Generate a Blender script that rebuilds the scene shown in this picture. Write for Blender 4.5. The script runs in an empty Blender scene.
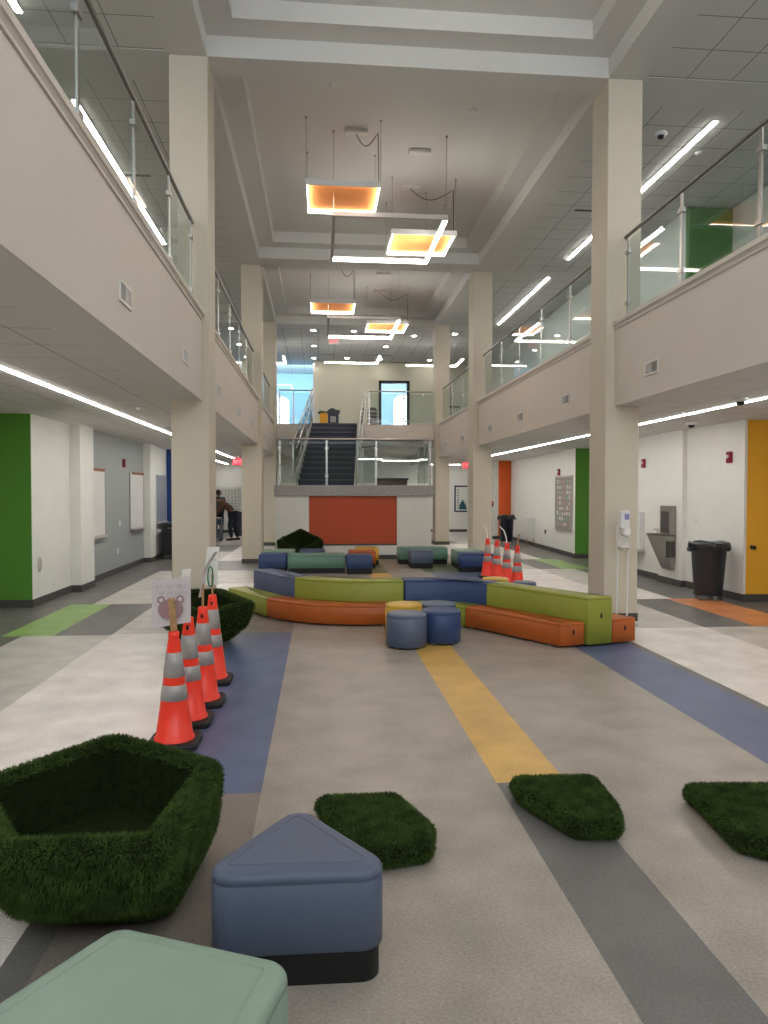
import bpy, math, random
from mathutils import Vector, Matrix
random.seed(7)
sc = bpy.context.scene
COL = sc.collection
PI = math.pi

# ------------------------------------------------------------------ materials
MATS = {}
def mat(name, col, rough=0.6, metal=0.0, spec=0.4, noise=0.0, nscale=20.0, emit=None, estr=0.0, bump=0.0, bscale=200.0, var=None, coat=0.0):
    if name in MATS: return MATS[name]
    m = bpy.data.materials.new(name); m.use_nodes = True
    nt = m.node_tree; b = nt.nodes['Principled BSDF']
    c = (*col, 1)
    b.inputs['Base Color'].default_value = c
    b.inputs['Roughness'].default_value = rough
    b.inputs['Metallic'].default_value = metal
    b.inputs['Specular IOR Level'].default_value = spec
    if coat: b.inputs['Coat Weight'].default_value = coat
    if emit:
        b.inputs['Emission Color'].default_value = (*emit, 1); b.inputs['Emission Strength'].default_value = estr
    if noise or bump:
        tc = nt.nodes.new('ShaderNodeTexCoord')
    if noise:
        n = nt.nodes.new('ShaderNodeTexNoise'); n.inputs['Scale'].default_value = nscale; n.inputs['Detail'].default_value = 5
        nt.links.new(tc.outputs['Object'], n.inputs['Vector'])
        r = nt.nodes.new('ShaderNodeValToRGB'); r.color_ramp.elements[0].position = .3; r.color_ramp.elements[1].position = .7
        r.color_ramp.elements[0].color = (*[v*(1-noise) for v in col], 1)
        r.color_ramp.elements[1].color = (*[min(1, v*(1+noise)) for v in col], 1)
        nt.links.new(n.outputs['Fac'], r.inputs['Fac']); nt.links.new(r.outputs['Color'], b.inputs['Base Color'])
    if bump:
        n2 = nt.nodes.new('ShaderNodeTexNoise'); n2.inputs['Scale'].default_value = bscale
        nt.links.new(tc.outputs['Object'], n2.inputs['Vector'])
        bp = nt.nodes.new('ShaderNodeBump'); bp.inputs['Strength'].default_value = bump; bp.inputs['Distance'].default_value = .004
        nt.links.new(n2.outputs['Fac'], bp.inputs['Height']); nt.links.new(bp.outputs['Normal'], b.inputs['Normal'])
    MATS[name] = m
    return m

def floor_mat(name, col):
    """mottled sheet vinyl: two noises, slightly glossy"""
    m = bpy.data.materials.new(name); m.use_nodes = True
    nt = m.node_tree; b = nt.nodes['Principled BSDF']
    b.inputs['Roughness'].default_value = .38; b.inputs['Specular IOR Level'].default_value = .35
    tc = nt.nodes.new('ShaderNodeTexCoord')
    a = nt.nodes.new('ShaderNodeTexNoise'); a.inputs['Scale'].default_value = 110; a.inputs['Detail'].default_value = 4
    mp = nt.nodes.new('ShaderNodeMapping'); mp.inputs['Scale'].default_value = (.7, 1, 1)
    nt.links.new(tc.outputs['Object'], mp.inputs['Vector'])
    nt.links.new(mp.outputs['Vector'], a.inputs['Vector'])
    c = nt.nodes.new('ShaderNodeTexNoise'); c.inputs['Scale'].default_value = 3.0; c.inputs['Detail'].default_value = 6
    nt.links.new(tc.outputs['Object'], c.inputs['Vector'])
    mx = nt.nodes.new('ShaderNodeMath'); mx.operation = 'MULTIPLY_ADD'; mx.inputs[1].default_value = .45
    nt.links.new(c.outputs['Fac'], mx.inputs[0])
    m2 = nt.nodes.new('ShaderNodeMath'); m2.operation = 'MULTIPLY'; m2.inputs[1].default_value = .55
    nt.links.new(a.outputs['Fac'], m2.inputs[0]); nt.links.new(m2.outputs[0], mx.inputs[2])
    r = nt.nodes.new('ShaderNodeValToRGB'); e = r.color_ramp.elements
    e[0].position = .36; e[1].position = .64
    e[0].color = (*[v*.74 for v in col], 1); e[1].color = (*[min(1, v*1.22) for v in col], 1)
    nt.links.new(mx.outputs[0], r.inputs['Fac']); nt.links.new(r.outputs['Color'], b.inputs['Base Color'])
    MATS[name] = m
    return m

def tile_mat(name, col, line, x0, y0, s, w=.012):
    """suspended ceiling: grid lines every s metres"""
    m = bpy.data.materials.new(name); m.use_nodes = True
    nt = m.node_tree; b = nt.nodes['Principled BSDF']; b.inputs['Roughness'].default_value = .9; b.inputs['Specular IOR Level'].default_value = .1
    tc = nt.nodes.new('ShaderNodeTexCoord'); sp = nt.nodes.new('ShaderNodeSeparateXYZ')
    nt.links.new(tc.outputs['Object'], sp.inputs[0])
    outs = []
    for ax, o in (('X', x0), ('Y', y0)):
        a = nt.nodes.new('ShaderNodeMath'); a.operation = 'SUBTRACT'; a.inputs[1].default_value = o
        nt.links.new(sp.outputs[ax], a.inputs[0])
        d = nt.nodes.new('ShaderNodeMath'); d.operation = 'DIVIDE'; d.inputs[1].default_value = s
        nt.links.new(a.outputs[0], d.inputs[0])
        f = nt.nodes.new('ShaderNodeMath'); f.operation = 'FLOORED_MODULO'; f.inputs[1].default_value = 1.0
        nt.links.new(d.outputs[0], f.inputs[0])
        l = nt.nodes.new('ShaderNodeMath'); l.operation = 'LESS_THAN'; l.inputs[1].default_value = w/s
        nt.links.new(f.outputs[0], l.inputs[0]); outs.append(l)
    mx = nt.nodes.new('ShaderNodeMath'); mx.operation = 'MAXIMUM'
    nt.links.new(outs[0].outputs[0], mx.inputs[0]); nt.links.new(outs[1].outputs[0], mx.inputs[1])
    mix = nt.nodes.new('ShaderNodeMix'); mix.data_type = 'RGBA'
    mix.inputs[6].default_value = (*col, 1); mix.inputs[7].default_value = (*line, 1)
    nt.links.new(mx.outputs[0], mix.inputs[0]); nt.links.new(mix.outputs[2], b.inputs['Base Color'])
    MATS[name] = m
    return m

def glass_mat(name, tint=(.875, .92, .905), ior=1.5):
    m = bpy.data.materials.new(name); m.use_nodes = True
    nt = m.node_tree; nt.nodes.clear()
    o = nt.nodes.new('ShaderNodeOutputMaterial'); mx = nt.nodes.new('ShaderNodeMixShader')
    t = nt.nodes.new('ShaderNodeBsdfTransparent'); t.inputs[0].default_value = (*tint, 1)
    g = nt.nodes.new('ShaderNodeBsdfGlossy'); g.inputs['Roughness'].default_value = 0.0
    f = nt.nodes.new('ShaderNodeFresnel'); f.inputs[0].default_value = ior
    ge = nt.nodes.new('ShaderNodeNewGeometry'); inv = nt.nodes.new('ShaderNodeMath'); inv.operation = 'SUBTRACT'; inv.inputs[0].default_value = 1
    nt.links.new(ge.outputs['Backfacing'], inv.inputs[1]); mu = nt.nodes.new('ShaderNodeMath'); mu.operation = 'MULTIPLY'
    nt.links.new(f.outputs[0], mu.inputs[0]); nt.links.new(inv.outputs[0], mu.inputs[1])
    nt.links.new(mu.outputs[0], mx.inputs[0]); nt.links.new(t.outputs[0], mx.inputs[1]); nt.links.new(g.outputs[0], mx.inputs[2])
    nt.links.new(mx.outputs[0], o.inputs[0])
    MATS[name] = m
    return m

PAINT = mat('white_wall_paint', (.78, .78, .745), .7, spec=.25, noise=.02, nscale=3)
BEIGE = mat('beige_column_paint', (.60, .545, .445), .6, spec=.3, noise=.02, nscale=4)
FASC = mat('warm_fascia_paint', (.655, .605, .55), .65, spec=.25, noise=.015, nscale=2)
CEILP = mat('ceiling_paint', (.68, .675, .66), .8, spec=.2)
UPWALL = mat('cream_upper_wall_paint', (.60, .58, .47), .7, spec=.25)
GREYW = mat('grey_accent_paint', (.36, .385, .39), .65, spec=.25)
GREENW = mat('green_accent_paint', (.095, .285, .038), .55, spec=.3)
YELLOWW = mat('yellow_accent_paint', (.90, .46, .04), .5, spec=.3)
BLUEW = mat('blue_accent_paint', (.015, .05, .22), .5, spec=.3)
ORANGEW = mat('orange_accent_paint', (.70, .12, .025), .5, spec=.3)
REDP = mat('red_panel_paint', (.50, .088, .035), .55, spec=.3)
BASEB = mat('dark_grey_vinyl_base', (.085, .08, .075), .5, spec=.3)
SKYBLUE = mat('pale_blue_paint', (.42, .58, .68), .6)
CARPET = mat('grey_carpet', (.16, .16, .17), .95, noise=.2, nscale=60)
STAIRC = mat('navy_stair_rubber', (.035, .045, .075), .6, noise=.15, nscale=40)
NOSING = mat('stair_nosing', (.09, .10, .13), .5)
CONC = mat('grey_stone_edge', (.34, .33, .33), .6, noise=.12, nscale=15)
STEEL = mat('brushed_steel', (.46, .44, .42), .32, metal=1.0)
DSTEEL = mat('dark_steel_handrail', (.24, .235, .23), .4, metal=.7)
GLASS = glass_mat('guard_glass')
CLEARG = glass_mat('window_glass', (.95, .97, .98), 1.45)
LOWTILE = tile_mat('acoustic_tile_low', (.68, .67, .66), (.34, .33, .325), -2.02, .03, .54, .011)
UPTILE = tile_mat('acoustic_tile_high', (.68, .675, .66), (.30, .295, .285), -1.71, .12, .56, .014)
BLACKP = mat('black_plastic', (.012, .013, .015), .45)
DGREY = mat('dark_grey_plastic', (.042, .052, .066), .5, spec=.4)
WHITEP = mat('white_plastic', (.75, .75, .75), .4)
WHITEM = mat('white_painted_metal', (.72, .70, .68), .4)
ALU = mat('pale_aluminium', (.55, .52, .50), .4, metal=.6)
LAMP = mat('linear_led_diffuser', (.9, .9, .9), .5, emit=(1, .96, .905), estr=14.0)
LAMPB = mat('pendant_led_diffuser', (.9, .9, .9), .5, emit=(1, .94, .84), estr=7.5)
DOWN = mat('downlight_lens', (.9, .9, .9), .5, emit=(1, .93, .84), estr=40.0)
FELT = mat('orange_felt', (.88, .34, .11), .9, spec=.1)
DAYL = mat('daylit_window_pane', (.9, .9, .9), .5, emit=(.93, .97, 1), estr=1.1)
REDPL = mat('red_alarm_plastic', (.24, .006, .02), .35)
EXITM = mat('lit_exit_red', (.6, .015, .03), .4, emit=(1, .015, .05), estr=.4)
WOOD = mat('light_wood', (.42, .25, .11), .6, noise=.2, nscale=30)
CORK = mat('brown_cork_strip', (.30, .13, .07), .8)
PAPER = mat('white_paper', (.60, .55, .56), .8, spec=.1)
PAPER2 = mat('bright_paper', (.72, .74, .70), .8, spec=.1)
PINK = mat('pink_marker', (.34, .21, .22), .8)
GREYMK = mat('grey_marker', (.36, .33, .34), .8)
GREENMK = mat('green_marker', (.03, .20, .08), .8)
CONEO = mat('cone_orange', (.95, .045, .018), .35, spec=.5, emit=(1, .03, .01), estr=0.0)
REFL = mat('grey_reflective_band', (.37, .36, .35), .4, metal=.2, noise=.05, nscale=90)
RUBBER = mat('black_rubber', (.012, .012, .013), .6, noise=.2, nscale=60)
TURFD = mat('turf_root_shade', (.013, .020, .007), .9, spec=.05, noise=.3, nscale=30)  # dark body paints in the shadow between the blades
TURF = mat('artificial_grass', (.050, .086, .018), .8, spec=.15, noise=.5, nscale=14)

def vinyl(name, col): return mat(name, col, .42, spec=.42, bump=.25, bscale=350, noise=.03, nscale=8)
V_LIME = vinyl('lime_vinyl', (.27, .30, .035)); V_ORANGE = vinyl('burnt_orange_vinyl', (.44, .105, .016))
V_BLUE = vinyl('royal_blue_vinyl', (.028, .06, .17)); V_SLATE = vinyl('slate_blue_vinyl', (.095, .125, .20))
V_PERI = vinyl('dusk_blue_vinyl', (.078, .10, .20)); V_MINT = vinyl('mint_vinyl', (.235, .335, .265)); V_TRI = vinyl('grey_blue_vinyl', (.088, .112, .175))
V_GREENISH = vinyl('sea_green_vinyl', (.12, .25, .195)); V_YEL = vinyl('mustard_vinyl', (.62, .38, .05))
V_BASE = mat('black_plinth', (.008, .008, .009), .5)

# ------------------------------------------------------------------ mesh builder
class MB:
    def __init__(s): s.v = []; s.f = []; s.mi = []; s.sm = []; s.cur = 0; s.smooth = False
    def add(s, vs, fs, smooth=None, mi=None):
        o = len(s.v); s.v += [tuple(p) for p in vs]
        for f in fs:
            s.f.append(tuple(i+o for i in f)); s.mi.append(s.cur if mi is None else mi); s.sm.append(s.smooth if smooth is None else smooth)
        return s
    def m(s, i): s.cur = i; return s
    def box(s, x0, x1, y0, y1, z0, z1, mi=None):
        x0, x1 = sorted((x0, x1)); y0, y1 = sorted((y0, y1)); z0, z1 = sorted((z0, z1))
        v = [(x0,y0,z0),(x1,y0,z0),(x1,y1,z0),(x0,y1,z0),(x0,y0,z1),(x1,y0,z1),(x1,y1,z1),(x0,y1,z1)]
        return s.add(v, [(0,3,2,1),(4,5,6,7),(0,1,5,4),(1,2,6,5),(2,3,7,6),(3,0,4,7)], False, mi)
    def bbox(s, x0, x1, y0, y1, z0, z1, b=.006, mi=None):
        """box with chamfered vertical and top edges"""
        p = [(x0+b,y0),(x1-b,y0),(x1,y0+b),(x1,y1-b),(x1-b,y1),(x0+b,y1),(x0,y1-b),(x0,y0+b)]
        cx, cy = (x0+x1)/2, (y0+y1)/2
        def ins(q, d): return [(cx+(a-cx)*(1-d/max(1e-6, abs(x1-x0)/2)), cy+(c-cy)*(1-d/max(1e-6, abs(y1-y0)/2))) for a, c in q]
        rings = [[(a,c,z0) for a,c in ins(p,b)], [(a,c,z0+b) for a,c in p], [(a,c,z1-b) for a,c in p], [(a,c,z1) for a,c in ins(p,b)]]
        return s.rings(rings, mi=mi, smooth=False)
    def rings(s, rings, caps=(True, True), mi=None, smooth=True, closed=False):
        n = len(rings[0]); vs = [p for r in rings for p in r]; fs = []
        k = len(rings)
        for i in range(k if closed else k-1):
            a = i*n; b = ((i+1) % k)*n
            for j in range(n):
                j2 = (j+1) % n; fs.append((a+j, a+j2, b+j2, b+j))
        s.add(vs, fs, smooth, mi)
        if not closed:
            if caps[0]: s.add(rings[0], [tuple(range(n-1, -1, -1))], False, mi)
            if caps[1]: s.add(rings[-1], [tuple(range(n))], False, mi)
        return s
    def lathe(s, prof, c=(0,0,0), n=24, mi=None, smooth=True, caps=(True, True)):
        R = [[(c[0]+r*math.cos(2*PI*k/n), c[1]+r*math.sin(2*PI*k/n), c[2]+z) for k in range(n)] for r, z in prof]
        return s.rings(R, caps, mi, smooth)
    def tube(s, pts, r, n=8, mi=None, smooth=True, sx=1.0):
        pts = [Vector(p) for p in pts]; R = []
        rr = r if isinstance(r, (list, tuple)) else [r]*len(pts)
        for i, p in enumerate(pts):
            d = (pts[min(i+1, len(pts)-1)] - pts[max(i-1, 0)]).normalized()
            up = Vector((0,0,1)) if abs(d.z) < .95 else Vector((0,1,0))
            a = d.cross(up).normalized(); b = a.cross(d)
            R.append([tuple(p + a*math.cos(2*PI*k/n)*rr[i]*sx + b*math.sin(2*PI*k/n)*rr[i]) for k in range(n)])
        return s.rings(R, mi=mi, smooth=smooth)
    def bar(s, p, q, w, h, mi=None):
        """rectangular bar from p to q, w across, h tall"""
        p, q = Vector(p), Vector(q); d = (q-p).normalized()
        up = Vector((0,0,1)) if abs(d.z) < .95 else Vector((0,1,0))
        a = d.cross(up).normalized()*w/2; b = a.cross(d).normalized()*h/2
        R = [[tuple(e+a*i+b*j) for i, j in ((-1,-1),(1,-1),(1,1),(-1,1))] for e in (p, q)]
        return s.rings(R, mi=mi, smooth=False)
    def quad(s, *p, mi=None): return s.add(p, [tuple(range(len(p)))], False, mi)

def setp(o, label=None, cat=None, group=None, kind=None):
    if label: o['label'] = label
    if cat: o['category'] = cat
    if group: o['group'] = group
    if kind: o['kind'] = kind
    return o
def origin(o):
    x = Vector((0,0,0))
    while o: x += o.location; o = o.parent
    return x
def obj(name, mb, mats, parent=None, local=False, **kw):
    me = bpy.data.meshes.new(name)
    off = Vector((0,0,0)) if (parent is None or local) else origin(parent)
    me.from_pydata([(a-off.x, b-off.y, c-off.z) for a,b,c in mb.v], [], mb.f)
    mats = mats if isinstance(mats, (list, tuple)) else [mats]
    for m in mats: me.materials.append(m)
    me.polygons.foreach_set('material_index', mb.mi); me.polygons.foreach_set('use_smooth', mb.sm)
    if name in ('glass_panel', 'pane'):
        vol = 0.0
        for f in mb.f:
            a = Vector(mb.v[f[0]])-Vector(mb.v[mb.f[0][0]])
            for i in range(1, len(f)-1): vol += a.dot((Vector(mb.v[f[i]])-Vector(mb.v[mb.f[0][0]])).cross(Vector(mb.v[f[i+1]])-Vector(mb.v[mb.f[0][0]])))
        if vol < 0: me.flip_normals()
    me.update()
    o = bpy.data.objects.new(name, me); COL.objects.link(o); o.parent = parent
    return setp(o, **kw)
def thing(name, label, cat, loc=(0,0,0), group=None):
    o = bpy.data.objects.new(name, None); o.empty_display_size = .1; COL.objects.link(o); o.location = loc
    return setp(o, label, cat, group)
def dup(src, loc=None, label=None, group=None, rz=None):
    r = src.copy(); COL.objects.link(r)
    if loc is not None: r.location = loc
    if rz is not None: r.rotation_euler = (0,0,rz)
    if label: r['label'] = label
    if group: r['group'] = group
    for ch in list(src.children):
        c = ch.copy(); COL.objects.link(c); c.parent = r
        for g in list(ch.children):
            d = g.copy(); COL.objects.link(d); d.parent = c
    return r
def obj_split(name, mb, mats, parent=None, **kw):
    """one object per connected piece"""
    p = list(range(len(mb.v)))
    def find(a):
        while p[a] != a: p[a] = p[p[a]]; a = p[a]
        return a
    for f in mb.f:
        for i in f[1:]:
            a, b_ = find(f[0]), find(i)
            if a != b_: p[a] = b_
    # caps are added with their own vertices: weld by coordinate
    seen = {}
    for i, v in enumerate(mb.v):
        k_ = tuple(round(c, 5) for c in v)
        if k_ in seen:
            a, b_ = find(i), find(seen[k_])
            if a != b_: p[a] = b_
        else: seen[k_] = i
    gr = {}
    for fi, f in enumerate(mb.f): gr.setdefault(find(f[0]), []).append(fi)
    out = []
    for r in gr.values():
        m2 = MB(); mp2 = {}
        for fi in r:
            f = mb.f[fi]
            for i in f:
                if i not in mp2: mp2[i] = len(m2.v); m2.v.append(mb.v[i])
            m2.f.append(tuple(mp2[i] for i in f)); m2.mi.append(mb.mi[fi]); m2.sm.append(mb.sm[fi])
        out.append(obj(name, m2, mats, parent, **kw))
    return out
def struct(name, mb, mats, label=None, parent=None):
    o = obj(name, mb, mats, parent)
    o['kind'] = 'structure'
    if label: o['label'] = label
    return o

# outline helpers
def fillet(poly, r, n=6):
    out = []; k = len(poly)
    rs = r if isinstance(r, (list, tuple)) else [r]*k
    for i in range(k):
        p = Vector(poly[i]).to_2d(); a = Vector(poly[i-1]).to_2d(); b = Vector(poly[(i+1) % k]).to_2d()
        u = (a-p).normalized(); w = (b-p).normalized(); rr = rs[i]
        if rr <= 0: out.append(tuple(p)); continue
        ang = math.acos(max(-1, min(1, u.dot(w)))); t = rr/math.tan(ang/2)
        t = min(t, (a-p).length*.48, (b-p).length*.48); rr = t*math.tan(ang/2)
        p0 = p+u*t; p1 = p+w*t; c = p + (u+w).normalized()*(rr/math.sin(ang/2))
        a0 = math.atan2(*(p0-c).yx); a1 = math.atan2(*(p1-c).yx); d = (a1-a0+PI) % (2*PI)-PI
        for j in range(n+1):
            th = a0+d*j/n; out.append((c.x+rr*math.cos(th), c.y+rr*math.sin(th)))
    return out
def inset(poly, d):
    out = []; k = len(poly)
    for i in range(k):
        p = Vector(poly[i]); a = p-Vector(poly[i-1]); b = Vector(poly[(i+1) % k])-p
        if a.length < 1e-7: a = b
        if b.length < 1e-7: b = a
        a.normalize(); b.normalize()
        n = (Vector((-a.y, a.x))+Vector((-b.y, b.x)))
        if n.length < 1e-6: n = Vector((-a.y, a.x))
        n.normalize(); m = max(.5, n.dot(Vector((-a.y, a.x))))
        q = p+n*d/m; out.append((q.x, q.y))
    return out
def parea(p): return sum(p[i-1][0]*p[i][1]-p[i][0]*p[i-1][1] for i in range(len(p)))/2
def soft(mb, outline, z0, z1, er=.02, groove=True, puff=.004, mi=None, bot=.008):
    """upholstered block: rounded edge, seam groove below the top edge, slightly crowned top"""
    if parea(outline) < 0: outline = outline[::-1]
    prof = [(bot, z0), (0, z0+bot)]
    if groove: prof += [(0, z1-er-.012), (.004, z1-er-.008), (0, z1-er-.004)]
    else: prof += [(0, z1-er)]
    for j in range(1, 6):
        th = j/5*PI/2; prof.append((er*(1-math.cos(th)), z1-er+er*math.sin(th)))
    prof += [(er+.03, z1+puff)]
    R = [[(x, y, z) for x, y in inset(outline, d)] for d, z in prof]
    mb.rings(R, (True, True), mi)
    return mb

# ------------------------------------------------------------------ camera
H = 1.6
def cam():
    y, p, r = .0894605, -.02789, .0016378
    f = Vector((math.sin(y)*math.cos(p), math.cos(y)*math.cos(p), math.sin(p)))
    rt0 = Vector((math.cos(y), -math.sin(y), 0)); up0 = rt0.cross(f)
    rt = rt0*math.cos(r)+up0*math.sin(r); up = up0*math.cos(r)-rt0*math.sin(r)
    c = bpy.data.cameras.new('camera'); o = bpy.data.objects.new('camera', c); COL.objects.link(o)
    M = Matrix((( rt.x, up.x, -f.x, 0), (rt.y, up.y, -f.y, 0), (rt.z, up.z, -f.z, H), (0,0,0,1)))
    o.matrix_world = M
    c.sensor_fit = 'VERTICAL'; c.sensor_height = 24; c.lens = 720.4/1024*24; c.clip_start = .02; c.clip_end = 200
    sc.camera = o
cam()

# ------------------------------------------------------------------ floor
F = {k: floor_mat('vinyl_floor_'+k, c) for k, c in dict(
    white=(.69, .655, .62), pale=(.49, .47, .44), beige=(.345, .307, .265), taupe=(.22, .19, .165), dark=(.145, .14, .135),
    green=(.24, .40, .12), blue=(.10, .13, .235), yellow=(.60, .37, .10), orange=(.60, .23, .085), dgreen=(.10, .14, .07)).items()}
FK = list(F)
rects = [  # x0 x1 y0 y1 colour, later ones win
    (-9, 9, -3, 32, 'pale'),
    (-.95, 3.26, -3, 32, 'beige'), (-.31, .97, -3, 32, 'beige'), (1.36, 2.63, -3, 32, 'beige'),
    (.97, 1.36, -3, 3.85, 'dark'), (.97, 1.36, 3.85, 14.1, 'yellow'), (.97, 1.36, 14.1, 16.5, 'dgreen'),
    (-.95, -.31, 3.83, 8.24, 'blue'), (-.95, -.31, -3, 3.83, 'taupe'), (-.95, -.31, 8.24, 11.9, 'taupe'),
    (2.63, 3.26, -3, 14.2, 'blue'), (2.1, 3.26, 14.2, 16, 'dgreen'), (2.2, 2.63, 12.9, 14.2, 'blue'),
    (-1.07, -.95, -3, 8.24, 'dark'), (3.26, 3.34, -3, 8.14, 'dark'),
    (-2.31, -1.07, -3, 8.25, 'white'), (-3.27, -2.31, -3, 8.23, 'pale'), (-9, -3.27, -3, 8.23, 'dark'),
    (-9, -3.5, 8.23, 10.5, 'dark'), (-3.5, -2.94, 8.23, 10.5, 'green'), (-2.94, -2.31, 8.23, 10.5, 'dark'), (-2.31, -.95, 8.25, 10.5, 'pale'),
    (-9, -3.2, 10.5, 32, 'dark'), (-3.2, -2.31, 10.5, 12.7, 'pale'), (-2.31, -.95, 10.5, 12.7, 'white'),
    (-3.2, -.95, 12.7, 14.8, 'pale'), (-3.2, -.95, 14.8, 16.9, 'dark'), (-3.2, -2.31, 16.9, 19.5, 'pale'), (-2.31, -1.2, 16.9, 24, 'white'), (-3.2, -2.31, 19.5, 22, 'dark'),
    (3.34, 4.55, -3, 8.14, 'white'), (3.34, 4.55, 8.14, 10.38, 'pale'), (4.55, 9, -3, 8.14, 'pale'),
    (4.55, 5.2, 8.14, 10.38, 'dark'), (5.2, 5.9, 8.14, 10.38, 'orange'), (5.9, 9, 8.14, 32, 'dark'),
    (3.34, 5.3, 10.38, 12.0, 'white'), (5.3, 9, 10.38, 32, 'dark'), (3.34, 4.55, 12, 14.6, 'white'), (4.55, 5.3, 12, 14.6, 'pale'),
    (3.34, 4.55, 14.6, 16.8, 'pale'), (4.55, 5.08, 14.6, 16.8, 'dark'), (5.08, 5.66, 14.6, 16.8, 'green'), (5.66, 9, 14.6, 16.8, 'dark'),
    (3.34, 5.3, 16.8, 22, 'white'), (3.3, 4.3, 22, 24, 'dark'), (4.3, 6, 22, 28.6, 'pale'),
]
xs = sorted({v for r in rects for v in r[:2]}); ys = sorted({v for r in rects for v in r[2:4]})
fb = MB()
for i in range(len(xs)-1):
    for j in range(len(ys)-1):
        cx, cy = (xs[i]+xs[i+1])/2, (ys[j]+ys[j+1])/2; k = None
        for r in rects:
            if r[0] < cx < r[1] and r[2] < cy < r[3]: k = r[4]
        fb.quad((xs[i], ys[j], 0), (xs[i+1], ys[j], 0), (xs[i+1], ys[j+1], 0), (xs[i], ys[j+1], 0), mi=FK.index(k))
fb.box(-9, 9, -3, 32, -.2, -.002, mi=0)
struct('floor', fb, [F[k] for k in FK], 'mottled vinyl floor with coloured rectangular strips')

# ------------------------------------------------------------------ columns
C1, C2, C3 = (8.6, 9.12), (16.25, 16.8), (21.6, 22.15)
def column(x0, x1, y0, y1, label, top=6.62):
    b = MB().bbox(x0, x1, y0, y1, .0, top, .008, mi=0)
    b.box(x0-.008, x1+.008, y0-.008, y1+.008, 0, .1, mi=1)
    o = struct('column', b, [BEIGE, BASEB], label)
for (y0, y1), w in ((C1, 'nearest'), (C2, 'second'), (C3, 'third')):
    column(-1.72, -1.28, y0, y1, f'{w} beige square column on the left side of the atrium')
    column(3.50, 3.93, y0, y1, f'{w} beige square column on the right side of the atrium')

# ------------------------------------------------------------------ balconies and lower ceilings
LZ, FZ, UZ = 2.66, 3.65, 6.62
YA, YB_ = -3.0, 22.0
def balcony(sgn, xf, name, label):
    xo = 9*sgn
    b = MB()
    b.box(xf, xo, YA, 32, LZ+.03, FZ, mi=0)
    b.box(xf, xf+sgn*.012, YA, 32, LZ, LZ+.03, mi=0)
    b.box(xf+sgn*.012, xf+sgn*.38, YA, 32, LZ+.001, LZ+.03, mi=2)
    b.box(xf+sgn*.02, xo, YA, 32, FZ-.01, FZ+.005, mi=1)
    return struct(name, b, [FASC, CARPET, CEILP], label)
balcony(-1, -1.36, 'wall_balcony_left', 'left upper balcony with a warm white fascia')
balcony(1, 3.61, 'wall_balcony_right', 'right upper balcony with a warm white fascia')
struct('ceiling_left', MB().box(-9, -1.74, YA, 28.5, LZ, LZ+.03), LOWTILE, 'low tiled ceiling under the left balcony')
struct('ceiling_right', MB().box(3.99, 9, YA, 28.5, LZ, LZ+.03), LOWTILE, 'low tiled ceiling under the right balcony')
def cornice(sgn, xf, y0, y1, n, label):
    # stepped ledge: narrow bead, cove and top cap
    prof = [(0, 3.585), (.014, 3.585), (.014, 3.605), (.006, 3.612), (.022, 3.635), (.034, 3.64), (.034, 3.685), (-.28, 3.685), (-.28, 3.62), (0, 3.62)]
    R = [[(xf-sgn*a, y, z) for a, z in prof] for y in (y0, y1)]
    struct(n, MB().rings(R, smooth=False), FASC, label)
k = 1
for (a, b_) in ((YA, 8.598), (9.232, 16.248), (16.852, 21.598)):
    cornice(-1, -1.36, a, b_, f'trim_{k}', f'moulded ledge along the left balcony, bay {k}'); k += 1
for (a, b_) in ((YA, 8.598), (9.232, 16.248), (16.852, 21.598)):
    cornice(1, 3.61, a, b_, f'trim_{k}', f'moulded ledge along the right balcony, bay {k-3}'); k += 1

# bridge at the far end (upper floor behind the stairs)
b = MB(); b.box(-1.36, -.2, 22, 32, 3.2, FZ, mi=0); b.box(1.2, 3.61, 22, 32, 3.2, FZ, mi=0); b.box(-.2, 1.2, 22.0, 32, 3.2, FZ, mi=0)
b.box(-1.36, 3.61, 22.01, 32, FZ-.01, FZ+.005, mi=1)
struct('wall_bridge', b, [FASC, CARPET], 'upper floor landing behind the stairs')
struct('ceiling_bridge', MB().box(-1.34, 3.59, 22.3, 28.5, 3.0, 3.19), LOWTILE, 'tiled ceiling under the far upper landing')

# ------------------------------------------------------------------ upper ceiling with coffers
def coffer_ceiling():
    b = MB(); X0, X1 = -1.29, 3.5; Z0, Z1, Z2 = UZ, 6.86, 7.08; t = .33
    coff = [(1.2, 8.6), (8.99, 15.8), (16.42, 21.86)]
    yy = YA
    for y0, y1 in coff:
        b.box(X0, X1, yy, y0, Z0, 7.3); yy = y1
    b.box(X0, X1, yy, 22.4, Z0, 7.3)
    b.box(-1.74, X0, YA, 22.4, Z0, 7.3); b.box(X1, 3.96, YA, 22.4, Z0, 7.3)
    for y0, y1 in coff:
        ax, bx, ay, by = X0+t, X1-t, y0+t, y1-t
        b.box(X0, ax, y0, y1, Z1, 7.3); b.box(bx, X1, y0, y1, Z1, 7.3)
        b.box(ax, bx, y0, ay, Z1, 7.3); b.box(ax, bx, by, y1, Z1, 7.3)
        b.box(ax, bx, ay, by, Z2, 7.3)
    return b
struct('ceiling', coffer_ceiling(), CEILP, 'high ceiling with stepped rectangular coffers over the atrium')
b = MB()
b.box(-9, -1.74, YA, 22.4, UZ+.01, 6.8, mi=0); b.box(3.96, 9, YA, 22.4, UZ+.01, 6.8, mi=0); b.box(-9, 9, 22.4, 32, UZ+.01, 6.8, mi=0)
for y in (8.55, 16.2, 21.6):
    b.box(-9, -1.74, y, y+.62, UZ+.006, UZ+.02, mi=1); b.box(3.96, 9, y, y+.62, UZ+.006, UZ+.02, mi=1)
struct('ceiling_tiles', b, [UPTILE, CEILP], 'high tiled ceiling over the upper walkways')

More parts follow.
